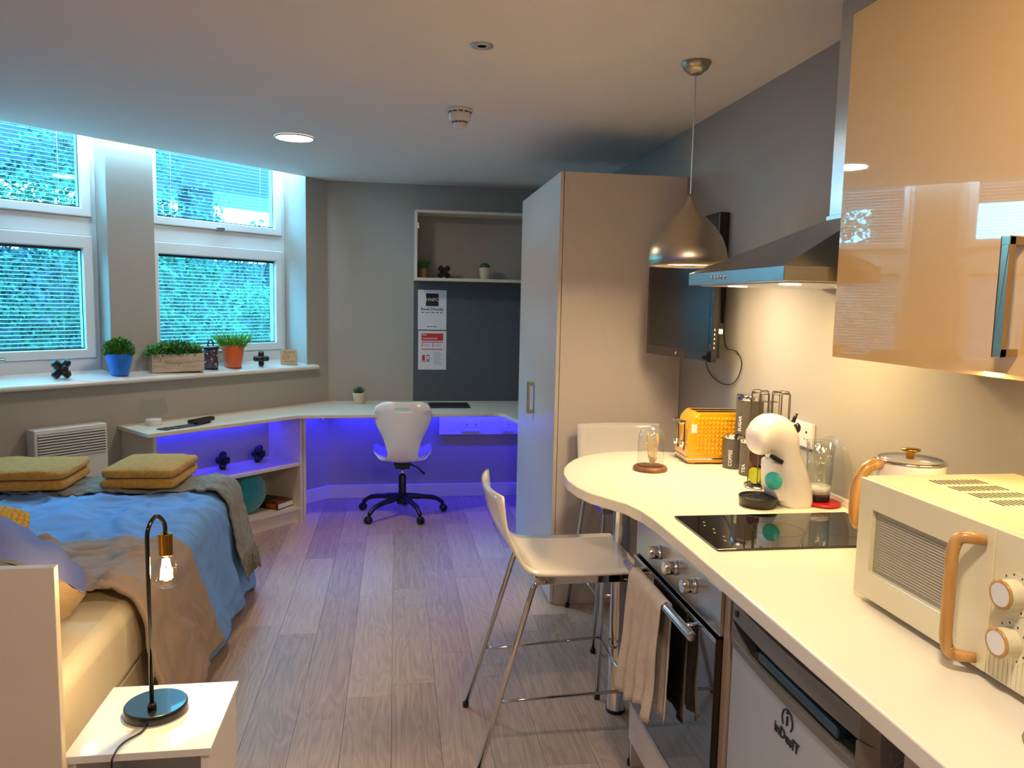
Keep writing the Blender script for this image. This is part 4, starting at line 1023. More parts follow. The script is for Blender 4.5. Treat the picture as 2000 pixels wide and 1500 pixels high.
# ornaments ---------------------------------------------------------
def cross(label, loc, rx=0.0, rz=0.0, size=0.05, up='x'):
    t = thing('cross_ornament', label, 'ornament', loc, rz, 'black cross ornaments')
    s_ = size; q = s_*0.36; b = B()
    R0 = Matrix.Rotation(PI/4 if up == 'x' else 0, 3, 'Y')
    for k in range(6):
        ax = [(1, 0, 0), (-1, 0, 0), (0, 0, 1), (0, 0, -1), (0, 1, 0), (0, -1, 0)][k]
        ax = Vector(ax); u = Vector((0, 1, 0)) if abs(ax.y) < 0.5 else Vector((1, 0, 0)); v = ax.cross(u)
        ln_ = s_ if abs(ax.y) < 0.5 else s_*0.7
        vs = []
        for (dd_, w_) in ((0, q), (ln_*0.80, q), (ln_, q*0.72)):
            for i in range(8):
                a = PI/8+i*PI/4; vs.append(ax*dd_ + u*(w_*1.05*math.cos(a)) + v*(w_*1.05*math.sin(a)))
        fs = [(r*8+i, r*8+(i+1) % 8, (r+1)*8+(i+1) % 8, (r+1)*8+i) for r in range(2) for i in range(8)] + [tuple(16+i for i in range(8))]
        b.add([R0 @ p for p in vs], fs)
    zmin = min(v.z for v in b.v); b.v = [v-Vector((0, 0, zmin)) for v in b.v]
    b.build('cross', M_black, t)
cross('black cross-shaped ornament tilted like an X, left end of the window sill', WP(-1.875, -0.055, sillz(-0.055)), 0, BAYROT+0.1, 0.060)
cross('black plus-shaped ornament on the sill right of the orange pot', WP(-0.566, -0.04, sillz(-0.04)), 0, BAYROT-0.5, 0.052, up='+')
cross('black X-shaped ornament between the pots on the wall shelf', (0.350, 5.76, 1.688), 0, 0.1, 0.054)
cross('black X-shaped ornament on the left of the middle shelf', WP(-1.36, 0.16, 0.4105), 0, BAYROT+0.5, 0.060)
cross('black X-shaped ornament at the centre of the middle shelf', WP(-0.985, 0.115, 0.4105), 0, BAYROT+0.9, 0.062)
cross('black X-shaped ornament at the right end of the middle shelf', WP(-0.70, 0.10, 0.4105), 0, BAYROT+0.7, 0.062)

def leaves(t, cx, cy, z0, z1, rx, ry, n, m, ls=0.014, seed=1, name='leaves'):
    rnd = random.Random(seed); b = B()
    for i in range(n):
        a = rnd.uniform(0, 2*PI); r = math.sqrt(rnd.random()); z = z0+(z1-z0)*(rnd.random()**0.7)*(1-0.45*r*r)
        p = Vector((cx+rx*r*math.cos(a), cy+ry*r*math.sin(a), z))
        d_ = Vector((math.cos(a)*r+rnd.gauss(0, .4), math.sin(a)*r+rnd.gauss(0, .4), rnd.uniform(0.1, 1))).normalized(); s_ = d_.orthogonal().normalized()
        l = ls*rnd.uniform(0.6, 1.2)
        b.add([p, p+d_*l*0.5+s_*l*0.35, p+d_*l, p+d_*l*0.5-s_*l*0.35], [(0, 1, 2, 3)])
    return b.build(name, m, t, kind='stuff')
def blades(t, cx, cy, z0, h, rx, ry, n, m, seed=1, spread=0.5, w_=0.0025, name='grass_blades'):
    rnd = random.Random(seed); b = B()
    for i in range(n):
        a = rnd.uniform(0, 2*PI); r = math.sqrt(rnd.random()); p = Vector((cx+rx*r*math.cos(a), cy+ry*r*math.sin(a), z0))
        tip = p + Vector((math.cos(a)*r*spread*h+rnd.gauss(0, .1)*h, math.sin(a)*r*spread*h+rnd.gauss(0, .1)*h, h*rnd.uniform(0.6, 1.1)))
        mid = (p+tip)/2+Vector((0, 0, 0.05*h)); s_ = Vector((rnd.gauss(0, 1), rnd.gauss(0, 1), 0)).normalized()*w_
        b.add([p-s_, p+s_, mid+s_*0.8, tip, mid-s_*0.8], [(0, 1, 2, 4), (4, 2, 3)])
    return b.build(name, m, t, kind='stuff')
def potplant(label, loc, m, h, r0_, r1, rim=0.0, name='potted_plant', cat='plant'):
    t = thing(name, label, cat, loc)
    B().lathe([(r0_*0.96, 0), (r0_, 0.003), (r1-rim, h*0.80), (r1, h*0.81), (r1, h), (r1-0.004, h), (r1-0.005, h*0.85)], 32, cap=False).lathe([(0, 0.001), (r0_*0.96, 0)], 24).build('pot', m, t, smooth=True, bevel=0.0006)
    B().lathe([(0, h*0.88), (r1-0.005, h*0.86)], 24).build('soil', M_soil, t)
    return t
t = potplant('bushy green plant in a blue pot in front of the window pillar', WP(-1.552, -0.045, sillz(-0.045)), M_bluepot, 0.128, 0.049, 0.070, 0.0, )
for o in t.children: pass
leaves(t, 0, 0, 0.115, 0.215, 0.075, 0.075, 1500, M_leaf, 0.018, 2)
t = potplant('green grass in an orange pot on the window sill', WP(-0.775, -0.06, sillz(-0.06)), M_orange, 0.152, 0.054, 0.074, 0.003)
blades(t, 0, 0, 0.13, 0.11, 0.066, 0.066, 420, M_leaf2, 3, 0.9, 0.0028)
# planter crate
t = thing('planter_box', 'whitewashed wooden planter box of green plants on the window sill', 'planter', WP(-1.190, -0.055, sillz(-0.055)), BAYROT-0.30)
B().prism(rrect(-0.155, 0.155, -0.062, 0.062, 0.003, 1), 0, 0.112, holes=[rrect(-0.147, 0.147, -0.054, 0.054, 0.002, 1)]).build('crate', M_crate, t, bevel=0.001)
B().box(-0.147, 0.147, -0.054, 0.054, 0.001, 0.095).build('soil', M_soil, t)
sc_ = smooth_pts([(-0.075, -0.0625, 0.052), (-0.072, -0.0625, 0.075), (-0.062, -0.0625, 0.045), (-0.05, -0.0625, 0.07), (-0.045, -0.0625, 0.05), (-0.03, -0.0625, 0.062), (-0.02, -0.0625, 0.05), (-0.005, -0.0625, 0.064), (0.0, -0.0625, 0.035), (0.012, -0.0625, 0.06), (0.03, -0.0625, 0.052), (0.045, -0.0625, 0.066), (0.06, -0.0625, 0.052), (0.08, -0.0625, 0.056)], 4)
B().tube(sc_, 0.0011, 4).build('script_lettering', mat('script_ink', '#7d6f60', 0.7), t)
leaves(t, 0, 0, 0.10, 0.185, 0.150, 0.075, 1400, M_leaf, 0.026, 5)
leaves(t, -0.135, -0.04, 0.09, 0.15, 0.05, 0.05, 160, M_leaf, 0.026, 6, 'trailing_leaves')
# lantern
t = thing('lantern', 'small dark mosaic glass lantern between the planter and orange pot', 'lantern', WP(-0.945, -0.055, sillz(-0.055)), BAYROT)
M_mos = mat('mosaic_glass', '#17101f', 0.15, col2='#5a5478', vscale=45, coat=0.5)
B().lathe([(0.042, 0.004), (0.047, 0.010), (0.047, 0.055), (0.043, 0.07), (0.047, 0.085), (0.046, 0.128), (0.040, 0.134)], 24).build('glass_body', M_mos, t, smooth=True)
B().lathe([(0.052, 0.134), (0.056, 0.140), (0.050, 0.147), (0.0, 0.149)], 24).build('cap', M_black, t, smooth=True)
B().lathe([(0.045, 0.0), (0.045, 0.005)], 24).build('foot', M_black, t)
B().tube([Vector((0.019*math.cos(a), 0, 0.160+0.030*math.sin(a))) for a in [i*PI/12 - 0.3 for i in range(16)]], 0.0048, 8).build('handle', M_black, t, smooth=True)
gm = B()
for i in range(16):
    a = i*2.4; z = 0.02+0.0068*i; gm.ball(0.0465*math.cos(a), 0.0465*math.sin(a), z, 0.007, seg=8, rings=6)
gm.build('glass_beads', mat('amber_bead', '#d9a53a', 0.15, coat=0.5), t)
# sign card
t = thing('sign_card', 'small wooden card with a camera icon at the right end of the sill', 'sign', WP(-0.335, -0.035, sillz(-0.035)), BAYROT-0.52)
B().prism(rrect(-0.058, 0.058, 0.004, 0.104, 0.005, 2), -0.003, 0.003, 'y').build('plaque', M_birch, t)
B().box(-0.060, 0.060, -0.014, 0.014, 0, 0.006).build('foot', M_birch, t, bevel=0.001)
M_burn = mat('engraving', '#8d6238', 0.7)
ic = B()
ic.tube([Vector((x-0.022, -0.0033, z)) for x, z in rrect(-0.020, 0.020, 0.034, 0.074, 0.010, 4)], 0.0016, 5, closed=True)
ic.tube([Vector((0.009*math.cos(a)-0.022, -0.0033, 0.054+0.009*math.sin(a))) for a in [i*PI/8 for i in range(16)]], 0.0015, 5, closed=True)
ic.ball(-0.010, -0.0033, 0.066, 0.0018, seg=6, rings=5)
ic.build('camera_icon', M_burn, t)
xf(text_b('WELCOME TO', 0.012, 0.0002, extrude=0.0002), Matrix.Translation((0, -0.0033, 0.088)) @ FY).build('lettering', M_burn, t)
B().box(-0.034, -0.006, -0.0034, -0.003, 0.018, 0.022).box(0.0, 0.034, -0.0034, -0.003, 0.018, 0.022).build('fine_print', M_burn, t)

# wall shelf plants
t = potplant('dark tufted plant in a tan pot at the left of the wall shelf', (0.196, 5.765, 1.688), M_terra, 0.070, 0.036, 0.040, 0.0)
blades(t, 0, 0, 0.06, 0.08, 0.026, 0.026, 220, M_leaf, 5, 0.45, 0.0025)
t = potplant('round cactus in a cream pot on the wall shelf', (0.655, 5.76, 1.688), M_creampot, 0.086, 0.034, 0.044, 0.002)
B().ball(0, 0, 0.088, 0.036, 0.036, 0.034, 24, 14, fn=lambda v: Vector((v.x*(1+0.08*math.cos(10*math.atan2(v.y, v.x))), v.y*(1+0.08*math.cos(10*math.atan2(v.y, v.x))), v.z))).build('cactus', M_succ, t, smooth=True)
# desk succulent
t = potplant('spiky succulent in a cream pot on the desk corner', (-0.268, 5.735, DZ), M_creampot, 0.082, 0.036, 0.047, 0.002)
b = B(); rnd = random.Random(2)
for ringi, (n, tilt, l) in enumerate(((9, 1.2, 0.045), (8, 0.85, 0.045), (7, 0.5, 0.042), (4, 0.2, 0.036))):
    for i in range(n):
        a = 2*PI*i/n+ringi*0.5; d_ = Vector((math.sin(tilt)*math.cos(a), math.sin(tilt)*math.sin(a), math.cos(tilt)))
        b.tube([Vector((0, 0, 0.075)), Vector((0, 0, 0.075))+d_*l*0.5, Vector((0, 0, 0.075))+d_*l*1.15+Vector((0, 0, 0.01))], [0.004, 0.007, 0.0008], 5)
b.build('leaves', M_succ, t)
# closed laptop / mat on the desk
t = thing('laptop_tray', 'flat dark grey laptop tray lying on the desk below the pin board', 'tray', (0.40, 5.60, DZ), 0.0)
B().box(-0.16, 0.135, -0.12, 0.13, 0.0005, 0.010).build('tray', M_dark, t, bevel=0.003)
B().box(-0.145, 0.12, -0.105, 0.115, 0.010, 0.011).build('panel', M_black, t)
# acrylic lamp
t = thing('acrylic_lamp', 'clear acrylic night lamp on a white round base', 'lamp', WP(-1.455, 0.135, DZ), BAYROT-0.25)
B().lathe([(0.043, 0), (0.045, 0.002), (0.045, 0.034), (0.042, 0.037), (0, 0.037)], 36).build('base', M_whitep, t, smooth=True, bevel=0.001)
pts = [(-0.025, 0.037), (0.025, 0.037), (0.028, 0.050), (0.075, 0.062), (0.082, 0.075), (0.070, 0.150), (0.055, 0.162), (0.040, 0.150), (-0.040, 0.150), (-0.055, 0.162), (-0.070, 0.150), (-0.082, 0.075), (-0.075, 0.062), (-0.028, 0.050)]
B().prism(pts, -0.002, 0.002, 'y').build('acrylic_panel', M_acry, t)
# coasters and remotes
M_coast = mat('coaster_slate', '#4c4348', 0.5, var=0.3, vscale=30)
for i, (s_, n__, rz, lab) in enumerate(((-1.488, 0.325, 0.25, 'square dark coaster nearest the shelf unit left end'), (-1.410, 0.322, 0.15, 'square dark coaster, middle of the row of three'), (-1.335, 0.315, 0.1, 'square dark coaster next to the remote controls'))):
    t = thing('coaster', lab, 'coaster', WP(s_, n__, DZ), BAYROT+rz, 'coasters on the shelf unit')
    B().box(-0.037, 0.037, -0.037, 0.037, 0.0003, 0.006).build('tile', M_coast, t, bevel=0.002)
    B().box(-0.014, 0.014, -0.012, 0.012, 0.006, 0.0064).build('print', M_ink, t)
for i, (s_, n__, rz, lab, L, z) in enumerate(((-1.245, 0.300, 0.35, 'front black remote control on the shelf unit', 0.13, 0), (-1.195, 0.215, 0.25, 'long black remote control lying behind the other one', 0.20, 0))):
    t = thing('remote_control', lab, 'remote control', WP(s_, n__, DZ+z), BAYROT+rz)
    B().prism(rrect(-L/2, L/2, -0.022, 0.022, 0.016, 5), 0.0005, 0.020).build('body', M_black, t, bevel=0.006, seg=3)
    bt_ = B()
    for a in range(int(L/0.016)-1):
        for b_ in (-0.010, 0, 0.010): bt_.box(-L/2+0.016+a*0.016-0.003, -L/2+0.016+a*0.016+0.003, b_-0.003, b_+0.003, 0.020, 0.0215)
    bt_.build('buttons', M_dark, t)
# teal plush and book in the lower bay
t = thing('plush_cushion', 'teal plush cushion leaning in the lower shelf behind the bed', 'cushion', WP(-0.865, 0.20, 0.106), BAYROT)
B().ball(0, 0, 0.135, 0.13, 0.085, 0.135, 32, 20, fn=lambda v: v*(1+0.06*noise.noise(v*3))).build('plush', M_teal, t, smooth=True)
t = thing('book', 'thick hardback book with a black and orange cover', 'book', WP(-0.648, 0.155, 0.1055), BAYROT+0.22)
M_cover = mat('book_cover', '#120e0e', 0.4)
B().box(-0.085, 0.085, -0.13, 0.10, 0.0, 0.004).box(-0.085, 0.085, -0.13, 0.10, 0.040, 0.044).box(-0.085, -0.081, -0.13, 0.10, 0.004, 0.040).build('cover', M_cover, t, bevel=0.001)
B().box(-0.075, 0.085, -0.125, -0.03, 0.044, 0.0446).box(-0.0856, -0.085, -0.125, -0.03, 0.004, 0.040).build('cover_art', mat('orange_print', '#c2611a', 0.5, col2='#3a1410', vscale=25), t)
B().box(-0.080, 0.081, -0.126, 0.096, 0.0045, 0.0395).build('pages', M_print, t)

# panel heater
t = thing('panel_heater', 'white electric panel heater on the wall under the sill', 'heater', WP(-1.905, 0, 0.30), BAYROT)
hw = 0.192
B().box(-hw, hw, -0.105, -0.012, 0.0, 0.495).build('casing', M_whitep, t, bevel=0.006, seg=3)
gr = B().box(-hw+0.018, hw-0.012, -0.1065, -0.104, 0.335, 0.470).build('grille', M_dark, t)
for i in range(9):
    B().box(-hw+0.018, hw-0.012, -0.112, -0.1055, 0.337+i*0.0152, 0.3455+i*0.0152).build('slat', M_whitep, gr)
B().box(-0.1, -0.06, -0.012, 0, 0.1, 0.4).box(0.06, 0.1, -0.012, 0, 0.1, 0.4).build('wall_bracket', M_silver, t)

# ================================================================== office chair
t = thing('office_chair', 'white moulded office chair on a black star base at the desk', 'chair', (0.050, 5.405, 0))
# feet positions relative to centre
feet = [(-0.281, 0.150), (-0.231, -0.215), (0.122, -0.255), (0.298, 0.080), (0.02, 0.275)]
for fx, fy in feet:
    v = Vector((fx, fy, 0)); d_ = v.normalized()
    pts = smooth_pts([d_*0.03+Vector((0, 0, 0.135)), d_*0.12+Vector((0, 0, 0.125)), d_*(v.length*0.78)+Vector((0, 0, 0.105)), d_*(v.length-0.005)+Vector((0, 0, 0.062))], 4)
    lg_ = B().tube(pts, [0.022]*5+[0.018]*4+[0.015]*(len(pts)-9), 10).build('leg', M_black, t, smooth=True)
    cs = B(); pd = Vector((-d_.y, d_.x, 0))
    for q in (-1, 1):
        ce = v+pd*0.012*q+Vector((0, 0, 0.026)); R = Matrix.Rotation(math.atan2(pd.y, pd.x), 3, 'Z') @ Matrix.Rotation(PI/2, 3, 'Y')
        cs.lathe([(0, -0.008), (0.022, -0.008), (0.026, -0.004), (0.026, 0.004), (0.022, 0.008), (0, 0.008)], 18, R=R, cx=ce.x, cy=ce.y, cz=ce.z, cap=False)
    cs.ball(v.x, v.y, 0.040, 0.020, 0.020, 0.018, 12, 8)
    cs.build('castor', M_black, lg_, smooth=True)
B().lathe([(0.038, 0.085), (0.040, 0.10), (0.036, 0.155), (0.028, 0.160)], 24).lathe([(0.027, 0.10), (0.027, 0.285), (0.024, 0.29)], 24).build('column_sleeve', M_black, t, smooth=True, bevel=0.001)
B().lathe([(0.014, 0.285), (0.014, 0.345)], 20).build('gas_lift', M_chrome, t, smooth=True)
B().prism([(-0.045, 0.345), (0.045, 0.345), (0.062, 0.385), (-0.062, 0.385)], -0.07, 0.09, 'y').build('mechanism', M_black, t, bevel=0.003)
B().tube([(0.045, -0.02, 0.375), (0.11, -0.03, 0.345), (0.155, -0.035, 0.300)], [0.005, 0.005, 0.009], 8).build('lever', M_black, t, smooth=True)
# one-piece shell: path from the top of the back down and forward over the seat
# path (y, z, halfwidth)
pth = [(-0.235, 0.838, 0.120), (-0.238, 0.822, 0.172), (-0.240, 0.795, 0.197), (-0.240, 0.755, 0.205), (-0.238, 0.705, 0.198), (-0.234, 0.650, 0.175), (-0.228, 0.590, 0.142), (-0.220, 0.530, 0.122), (-0.205, 0.475, 0.108), (-0.185, 0.436, 0.118), (-0.165, 0.418, 0.160), (-0.135, 0.409, 0.196), (-0.06, 0.408, 0.214), (0.06, 0.420, 0.218), (0.13, 0.432, 0.210), (0.19, 0.438, 0.185), (0.215, 0.436, 0.150)]
pv = smooth_pts([Vector(p) for p in pth], 2); n = len(pv)
def shell(u, v):
    p = pv[min(int(round(u*(n-1))), n-1)]; k = (v-0.5)*2; y, z, hwid = p.x, p.y, p.z
    back = max(0, min(1, (z-0.45)/0.15)); e = abs(k)**2.5
    wing = max(0, min(1, (y+0.165)/0.05))*max(0, min(1, (0.20-y)/0.2))**0.5*(1-back)
    return Vector((hwid*k*(1-0.06*e), y + 0.045*back*e*(1 if z < 0.76 else 0.5) , z + (0.012*(1-back) + 0.052*min(1, wing*1.5))*abs(k)**1.8))
sb_ = B().grid(shell, n-1, 24)
# hand hole in the backrest
keep = []
for f in sb_.f:
    cx_ = sum((sb_.v[i] for i in f), Vector())/4
    if (cx_.x/0.052)**2+((cx_.z-0.782)/0.0155)**2 < 1 and cx_.y < -0.1: continue
    keep.append(f)
sb_.f = keep
sb_.build('shell', M_whiteg, t, smooth=True, solid=0.010, sub=1)

# ================================================================== bed and bedding
bx0, bx1, by0, by1 = -2.08, -0.80, 1.725, 4.02
t = thing('bed', 'divan bed with cream headboard seen from behind', 'bed', ((bx0+bx1)/2, 2.9, 0))
ox_, oy_ = (bx0+bx1)/2, 2.9
B().box(bx0-0.03-ox_, -0.714-ox_, 1.700-oy_, 1.722-oy_, 0.0, 0.943).build('headboard', M_board, t, bevel=0.0015)
B().box(bx0+0.02-ox_, bx1-0.03-ox_, by0-oy_, 3.93-oy_, 0.05, 0.33).build('divan_base', M_sheet, t, bevel=0.01)
B().box(bx0-ox_, bx1-0.012-ox_, by0+0.004-oy_, 3.95-oy_, 0.332, 0.565).build('mattress', M_sheet, t, bevel=0.045, seg=5, smooth=True)
for xx in (bx0+0.1, bx1-0.12):
    for yy in (1.85, 3.8): B().lathe([(0.02, 0), (0.025, 0.05)], 12, cx=xx-ox_, cy=yy-oy_).build('foot', M_black, t)
# cloth draped over the bed box
def drape(ux, uy, top, r, x0, x1, y1, flare=0.05, zmin=0.02, und=0.0):
    """ux, uy in unrolled metres; the flat top spans x0..x1 and up to y1"""
    ex = (ux-x1) if ux > x1 else ((ux-x0) if ux < x0 else 0.0); ey = (uy-y1) if uy > y1 else 0.0
    L = math.hypot(ex, ey); bxx = min(max(ux, x0), x1); byy = min(uy, y1)
    if L < 1e-6: return Vector((bxx, byy, top))
    dx_, dy_ = ex/L, ey/L
    if L < r*PI/2: a = L/r; return Vector((bxx+dx_*r*math.sin(a), byy+dy_*r*math.sin(a), top-r*(1-math.cos(a))))
    h = L-r*PI/2; k = h/0.5; out = r+flare*k+und*k*math.sin((uy-ux*0.6)*17+1.3*math.sin(uy*5))
    return Vector((bxx+dx_*out, byy+dy_*out, max(zmin, top-r-h)))
def cloth(name, mt, x_a, x_b, y_a, y_b, top, r, off, nx, ny, amp, sc, seed, x0=bx0, x1=bx1, y1=by1, flare=0.05, und=0.012, thick=0.012, zmin=0.02, edge=None):
    x1i, y1i, x0i = x1-0.075, y1-0.08, x0+0.075
    def fn(u, v):
        ux = x_a+(x_b-x_a)*u; uy = y_a+(y_b-y_a)*v
        if edge: ux, uy = edge(ux, uy, u, v)
        p = drape(ux, uy, top+off, r+off, x0i, x1i, y1i, flare, zmin, und)
        q = Vector((ux*sc, uy*sc, seed))
        w_ = noise.noise(q)*0.6 + abs(noise.noise(q*2.1+Vector((3, 1, 0))))*0.5 + noise.noise(Vector((ux*sc*3.5, uy*sc*1.2, seed+5)))*0.35 - 0.2
        ri = (1-abs(noise.noise(Vector((ux*sc*1.6+2*noise.noise(q), uy*sc*0.9, seed+2))))*6)
        ri = max(0, ri)*0.45 + max(0, 1-abs(noise.noise(Vector((ux*sc*0.8, uy*sc*2.4+1.5*noise.noise(q*1.3), seed+7))))*7)*0.4
        w_ += ri
        onside = max(0, min(1, (top-p.z)/0.1))
        p = p + Vector((0.45*amp*w_*onside, 0.45*amp*w_*onside*0.5, amp*w_*(1-onside)))
        if p.z < zmin: p.z = zmin
        return p
    return B().grid(fn, nx, ny).build(name, mt, None, smooth=True, solid=thick)
def wr(ux, uy, u, v): return ux, uy
dv_ = cloth('duvet', M_blue, bx0-0.30, bx1+0.50, 2.60, by1+0.40, 0.595, 0.085, 0.0, 190, 170, 0.026, 3.4, 1.0, und=0.016, flare=0.075, thick=0.02)
recenter(dv_); tag(dv_, 'rumpled blue duvet covering the bed down to the floor', 'duvet')
fold = cloth('duvet_fold', M_fold, bx0-0.30, bx1+0.495, 2.415, 2.88, 0.605, 0.085, 0.030, 140, 70, 0.030, 4.5, 9.0, und=0.016, flare=0.080, thick=0.02,
             edge=lambda ux, uy, u, v: (ux, uy + (0.22*v*max(0, (ux-bx1+0.075)/0.5))))
recenter(fold, Vector(dv_.location)); fold.location = (0, 0, 0); fold.parent = dv_; fold['label'] = 'turned-back taupe underside of the duvet'
th = cloth('throw_blanket', M_throw, bx0-0.25, bx1+0.335, 3.66, by1+0.30, 0.595, 0.085, 0.026, 130, 60, 0.022, 4.0, 4.0, und=0.014, flare=0.105, thick=0.008,
           edge=lambda ux, uy, u, v: (ux, uy+0.02*math.sin(ux*6)))
recenter(th); tag(th, 'grey taupe knitted throw with fringe across the foot of the bed', 'throw')
# fringe along the near edge of the throw where it hangs
fr = B(); rnd = random.Random(12); tl = Vector(th.location)
for i in range(110):
    uy = 3.66+(by1+0.16-3.66)*i/109 + rnd.uniform(-.004, .004)
    L0 = bx1+0.325; pts = []
    for k in range(4):
        p = drape(L0+k*0.035, uy + (0.0 if uy < by1-0.05 else 0), 0.621, 0.111, bx0+0.075, bx1-0.075, by1-0.08, 0.105, 0.03, 0.014)
        pts.append(p+Vector((0.006+rnd.gauss(0, .003), rnd.gauss(0, .003), 0))-tl)
    fr.tube(pts, [0.004, 0.0045, 0.0035, 0.0025], 5)
for i in range(70):
    uy = by1+0.29; ux = bx1+0.30-0.9*i/69; pts = []
    for k in range(4):
        p = drape(ux, uy+k*0.035, 0.621, 0.111, bx0+0.075, bx1-0.075, by1-0.08, 0.105, 0.03, 0.014); pts.append(p+Vector((0, 0.004, 0))-tl)
    fr.tube(pts, [0.004, 0.0045, 0.0035, 0.0025], 5)
fr.build('fringe', M_throw, th, smooth=True, kind='stuff')
# pillows
def pillow(name, label, cat, mt, loc, size, rot, puff=1.0, seed=1, group=None, mt2=None, wr_=0.012):
    t = thing(name, label, cat, loc, 0, group)
    W_, H_, T_ = size; E_ = Matrix.Rotation(rot[2], 3, 'Z') @ Matrix.Rotation(rot[0], 3, 'X') @ Matrix.Rotation(rot[1], 3, 'Y')
    def side(sg):
        def fn(u, v):
            a = 2*u-1; b_ = 2*v-1; m_ = (max(0, 1-abs(a)**3.5)*max(0, 1-abs(b_)**3.5))**0.5
            pin = 1-0.06*(1-abs(a))*0 ; x = a*W_/2*(1-0.12*abs(b_)**2.5) ; y = b_*H_/2*(1-0.24*abs(a)**4)
            w__ = noise.noise(Vector((x*9, y*9, seed+sg)))*wr_*(0.3+m_)
            return E_ @ Vector((x, y, sg*T_/2*m_ + w__))
        return fn
    o1 = B().grid(side(1), 28, 24).build('cover_front', mt, t, smooth=True)
    o2 = B().grid(side(-1), 28, 24).build('cover_back', mt2 or mt, t, smooth=True)
    return t
pillow('pillow', 'blue pillow with a beige underside on top of the pillows by the headboard', 'pillow', M_beige, (-1.245, 2.215, 0.772), (0.78, 0.46, 0.27), (math.radians(150), math.radians(-9), 0.0), seed=1, mt2=M_cblue, wr_=0.035)
pillow('pillow', 'dark grey pillow right behind the headboard', 'pillow', M_cgrey, (-1.195, 1.90, 0.735), (0.80, 0.40, 0.17), (math.radians(104), 0, 0.02), seed=6, wr_=0.035)
t = pillow('knit_cushion', 'mustard chunky knit cushion on the blue duvet', 'cushion', M_knit, (-1.490, 2.84, 0.668), (0.40, 0.32, 0.11), (math.radians(18), 0, 0.15), seed=9, wr_=0.01)
kb_ = B(); E_ = Matrix.Rotation(0.15, 3, 'Z') @ Matrix.Rotation(math.radians(18), 3, 'X'); rnd = random.Random(3)
for i in range(22):
    for j in range(20):
        a = -0.96+1.92*i/21; b_ = -0.96+1.92*j/19; m_ = (max(0, 1-abs(a)**2.6)*max(0, 1-abs(b_)**2.6))**0.55
        p = E_ @ Vector((a*0.20*(1-0.12*abs(b_)**2.5), b_*0.16*(1-0.24*abs(a)**4), 0.055*m_+0.002)); kb_.ball(p.x+rnd.gauss(0, .002), p.y+rnd.gauss(0, .002), p.z, 0.0125, 0.0125, 0.010, 7, 5)
kb_.build('knit_bobbles', M_knit, t, smooth=True, kind='stuff')
# folded towels
def towel(label, loc, W_, L_, rot):
    t = thing('folded_towel', label, 'towel', loc, rot, 'folded towels on the bed')
    hh = 0.047
    for k in range(2):
        z0 = 0.002+k*(hh+0.0005); o_ = B(); nx, ny, nz = 16, 16, 4
        bm = bmesh.new(); bmesh.ops.create_cube(bm, size=1.0)
        bmesh.ops.subdivide_edges(bm, edges=bm.edges[:], cuts=13, use_grid_fill=True)
        for v in bm.verts:
            a, b_, c_ = v.co.x*2, v.co.y*2, v.co.z*2
            rr_ = 0.42; ez = max(0, abs(c_)-(1-rr_*1.6)); sh = 1-0.055*(abs(c_)**3)
            ex_ = max(abs(a), abs(b_)); zz = c_*(1-0.22*max(0, (ex_-0.86)/0.14)**2)
            p = Vector((a*W_/2*(1-0.04*abs(c_)**3-0.02*k)*(1-0.05*abs(b_)**8), b_*L_/2*(1-0.04*abs(c_)**3-0.03*k)*(1-0.05*abs(a)**8), zz*hh/2))
            nn_ = noise.noise(Vector((a*2.5, b_*2.5, c_+k*7+rot*30)))
            p += Vector((0.004*nn_, 0.004*nn_, 0.006*nn_*(1 if c_ > 0.5 and k == 1 else 0.3)))
            v.co = p+Vector((0.004*k, 0, z0+hh/2))
        me = bpy.data.meshes.new('towel_layer'); bm.to_mesh(me); bm.free(); me.materials.append(M_towel)
        me.polygons.foreach_set('use_smooth', [True]*len(me.polygons))
        o = bpy.data.objects.new('towel_layer', me); C.objects.link(o); o.parent = t
    return t
towel('folded mustard towel on the throw, right of the two', (-1.165, 3.86, 0.630), 0.335, 0.40, math.radians(-3))
towel('folded mustard towel on the throw, cut off by the left edge', (-1.71, 3.83, 0.630), 0.46, 0.38, math.radians(2))

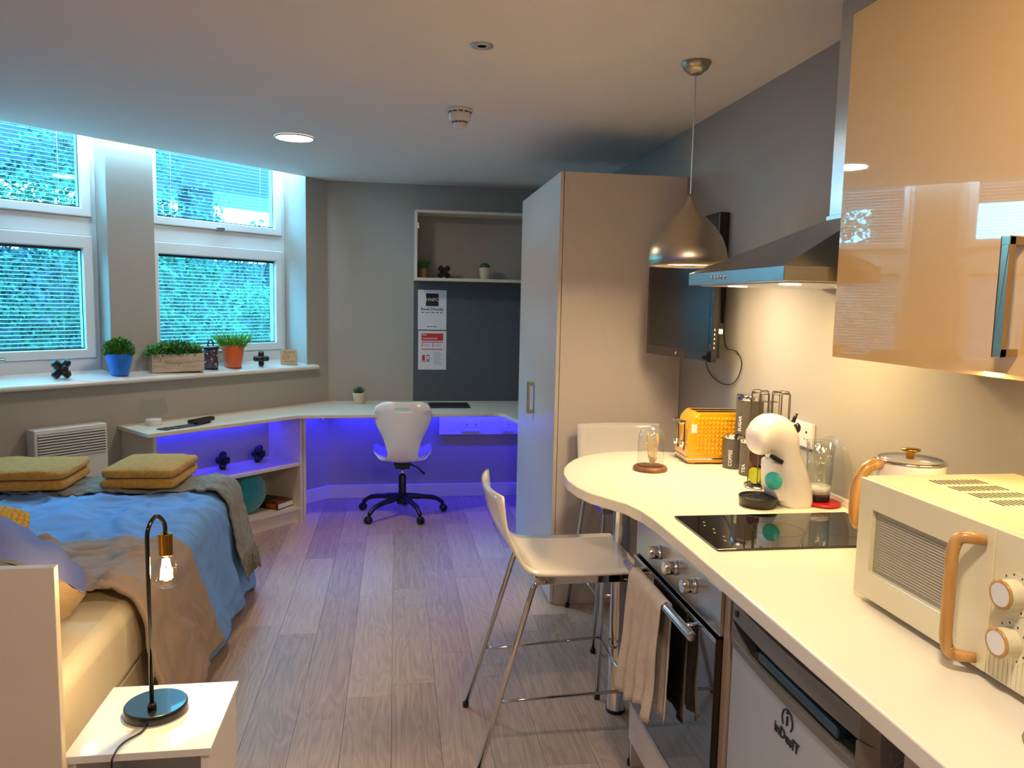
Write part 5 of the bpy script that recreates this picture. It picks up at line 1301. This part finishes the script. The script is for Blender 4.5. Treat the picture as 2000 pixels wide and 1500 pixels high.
# nightstand
t = thing('nightstand', 'white bedside table with an open front beside the headboard', 'bedside table', (-0.568, 1.885, 0))
B().box(-0.157, 0.157, -0.157, 0.157, 0.482, 0.500).build('top', M_whitep, t, bevel=0.0012)
B().box(-0.150, -0.132, -0.150, 0.150, 0.0, 0.482).build('side_panel', M_whitep, t, bevel=0.001)
B().box(0.132, 0.150, -0.150, 0.150, 0.0, 0.482).build('side_panel', M_whitep, t, bevel=0.001)
B().box(-0.132, 0.132, 0.132, 0.150, 0.0, 0.482).build('back_panel', M_whitep, t)
B().box(-0.132, 0.132, -0.145, 0.132, 0.22, 0.238).build('shelf', M_whitep, t)
B().box(-0.132, 0.132, -0.145, 0.132, 0.03, 0.048).build('shelf', M_whitep, t)
# table lamp
lx, ly = -0.580, 1.905
t = thing('table_lamp', 'black metal table lamp with a bare glowing round bulb', 'lamp', (lx, ly, 0.5005))
B().lathe([(0.071, 0), (0.073, 0.002), (0.073, 0.020), (0.071, 0.023), (0, 0.023)], 48).build('base', mat('lamp_black', '#15181c', 0.25, coat=0.3), t, smooth=True, bevel=0.001)
st = fillet([(0, -0.030, 0.023), (0, -0.030, 0.468), (0.012, 0.0, 0.500), (0.024, 0.030, 0.468), (0.024, 0.030, 0.435)], 0.022, 6)
B().tube(st, 0.0052, 12).lathe([(0.011, 0.023), (0.010, 0.036), (0.006, 0.040)], 16, cy=-0.030).build('stem', M_blackg, t, smooth=True)
B().lathe([(0.006, 0.442), (0.0165, 0.440), (0.0165, 0.388), (0.013, 0.386)], 24, cx=0.024, cy=0.030).build('lamp_socket', M_gold, t, smooth=True, bevel=0.0006)
bl = B().lathe([(0.012, 0.388), (0.016, 0.380), (0.029, 0.366), (0.037, 0.347), (0.0375, 0.336), (0.031, 0.316), (0.017, 0.304), (0.0, 0.3005)], 32, cx=0.024, cy=0.030, cap=False).build('bulb', M_clear, t, smooth=True)
fl_ = B()
for i in range(6):
    a = i*PI/3; fl_.tube([(0.024+0.006*math.cos(a), 0.030+0.006*math.sin(a), 0.376), (0.024+0.013*math.cos(a+.5), 0.030+0.013*math.sin(a+.5), 0.326)], 0.0026, 5)
fl_.build('filament', M_bulbon, bl)
point('bulb_light', (lx+0.024, ly+0.030, 0.5+0.345), 11, (1.0, 0.66, 0.28), 0.012)
cd = smooth_pts([(0.0, -0.070, 0.006), (-0.005, -0.10, 0.004), (-0.03, -0.14, 0.004), (-0.035, -0.185, 0.002), (-0.036, -0.200, -0.03), (-0.036, -0.203, -0.20), (-0.04, -0.20, -0.45)], 5)
B().tube(cd, 0.0024, 6).build('power_cord', M_black, t, smooth=True)
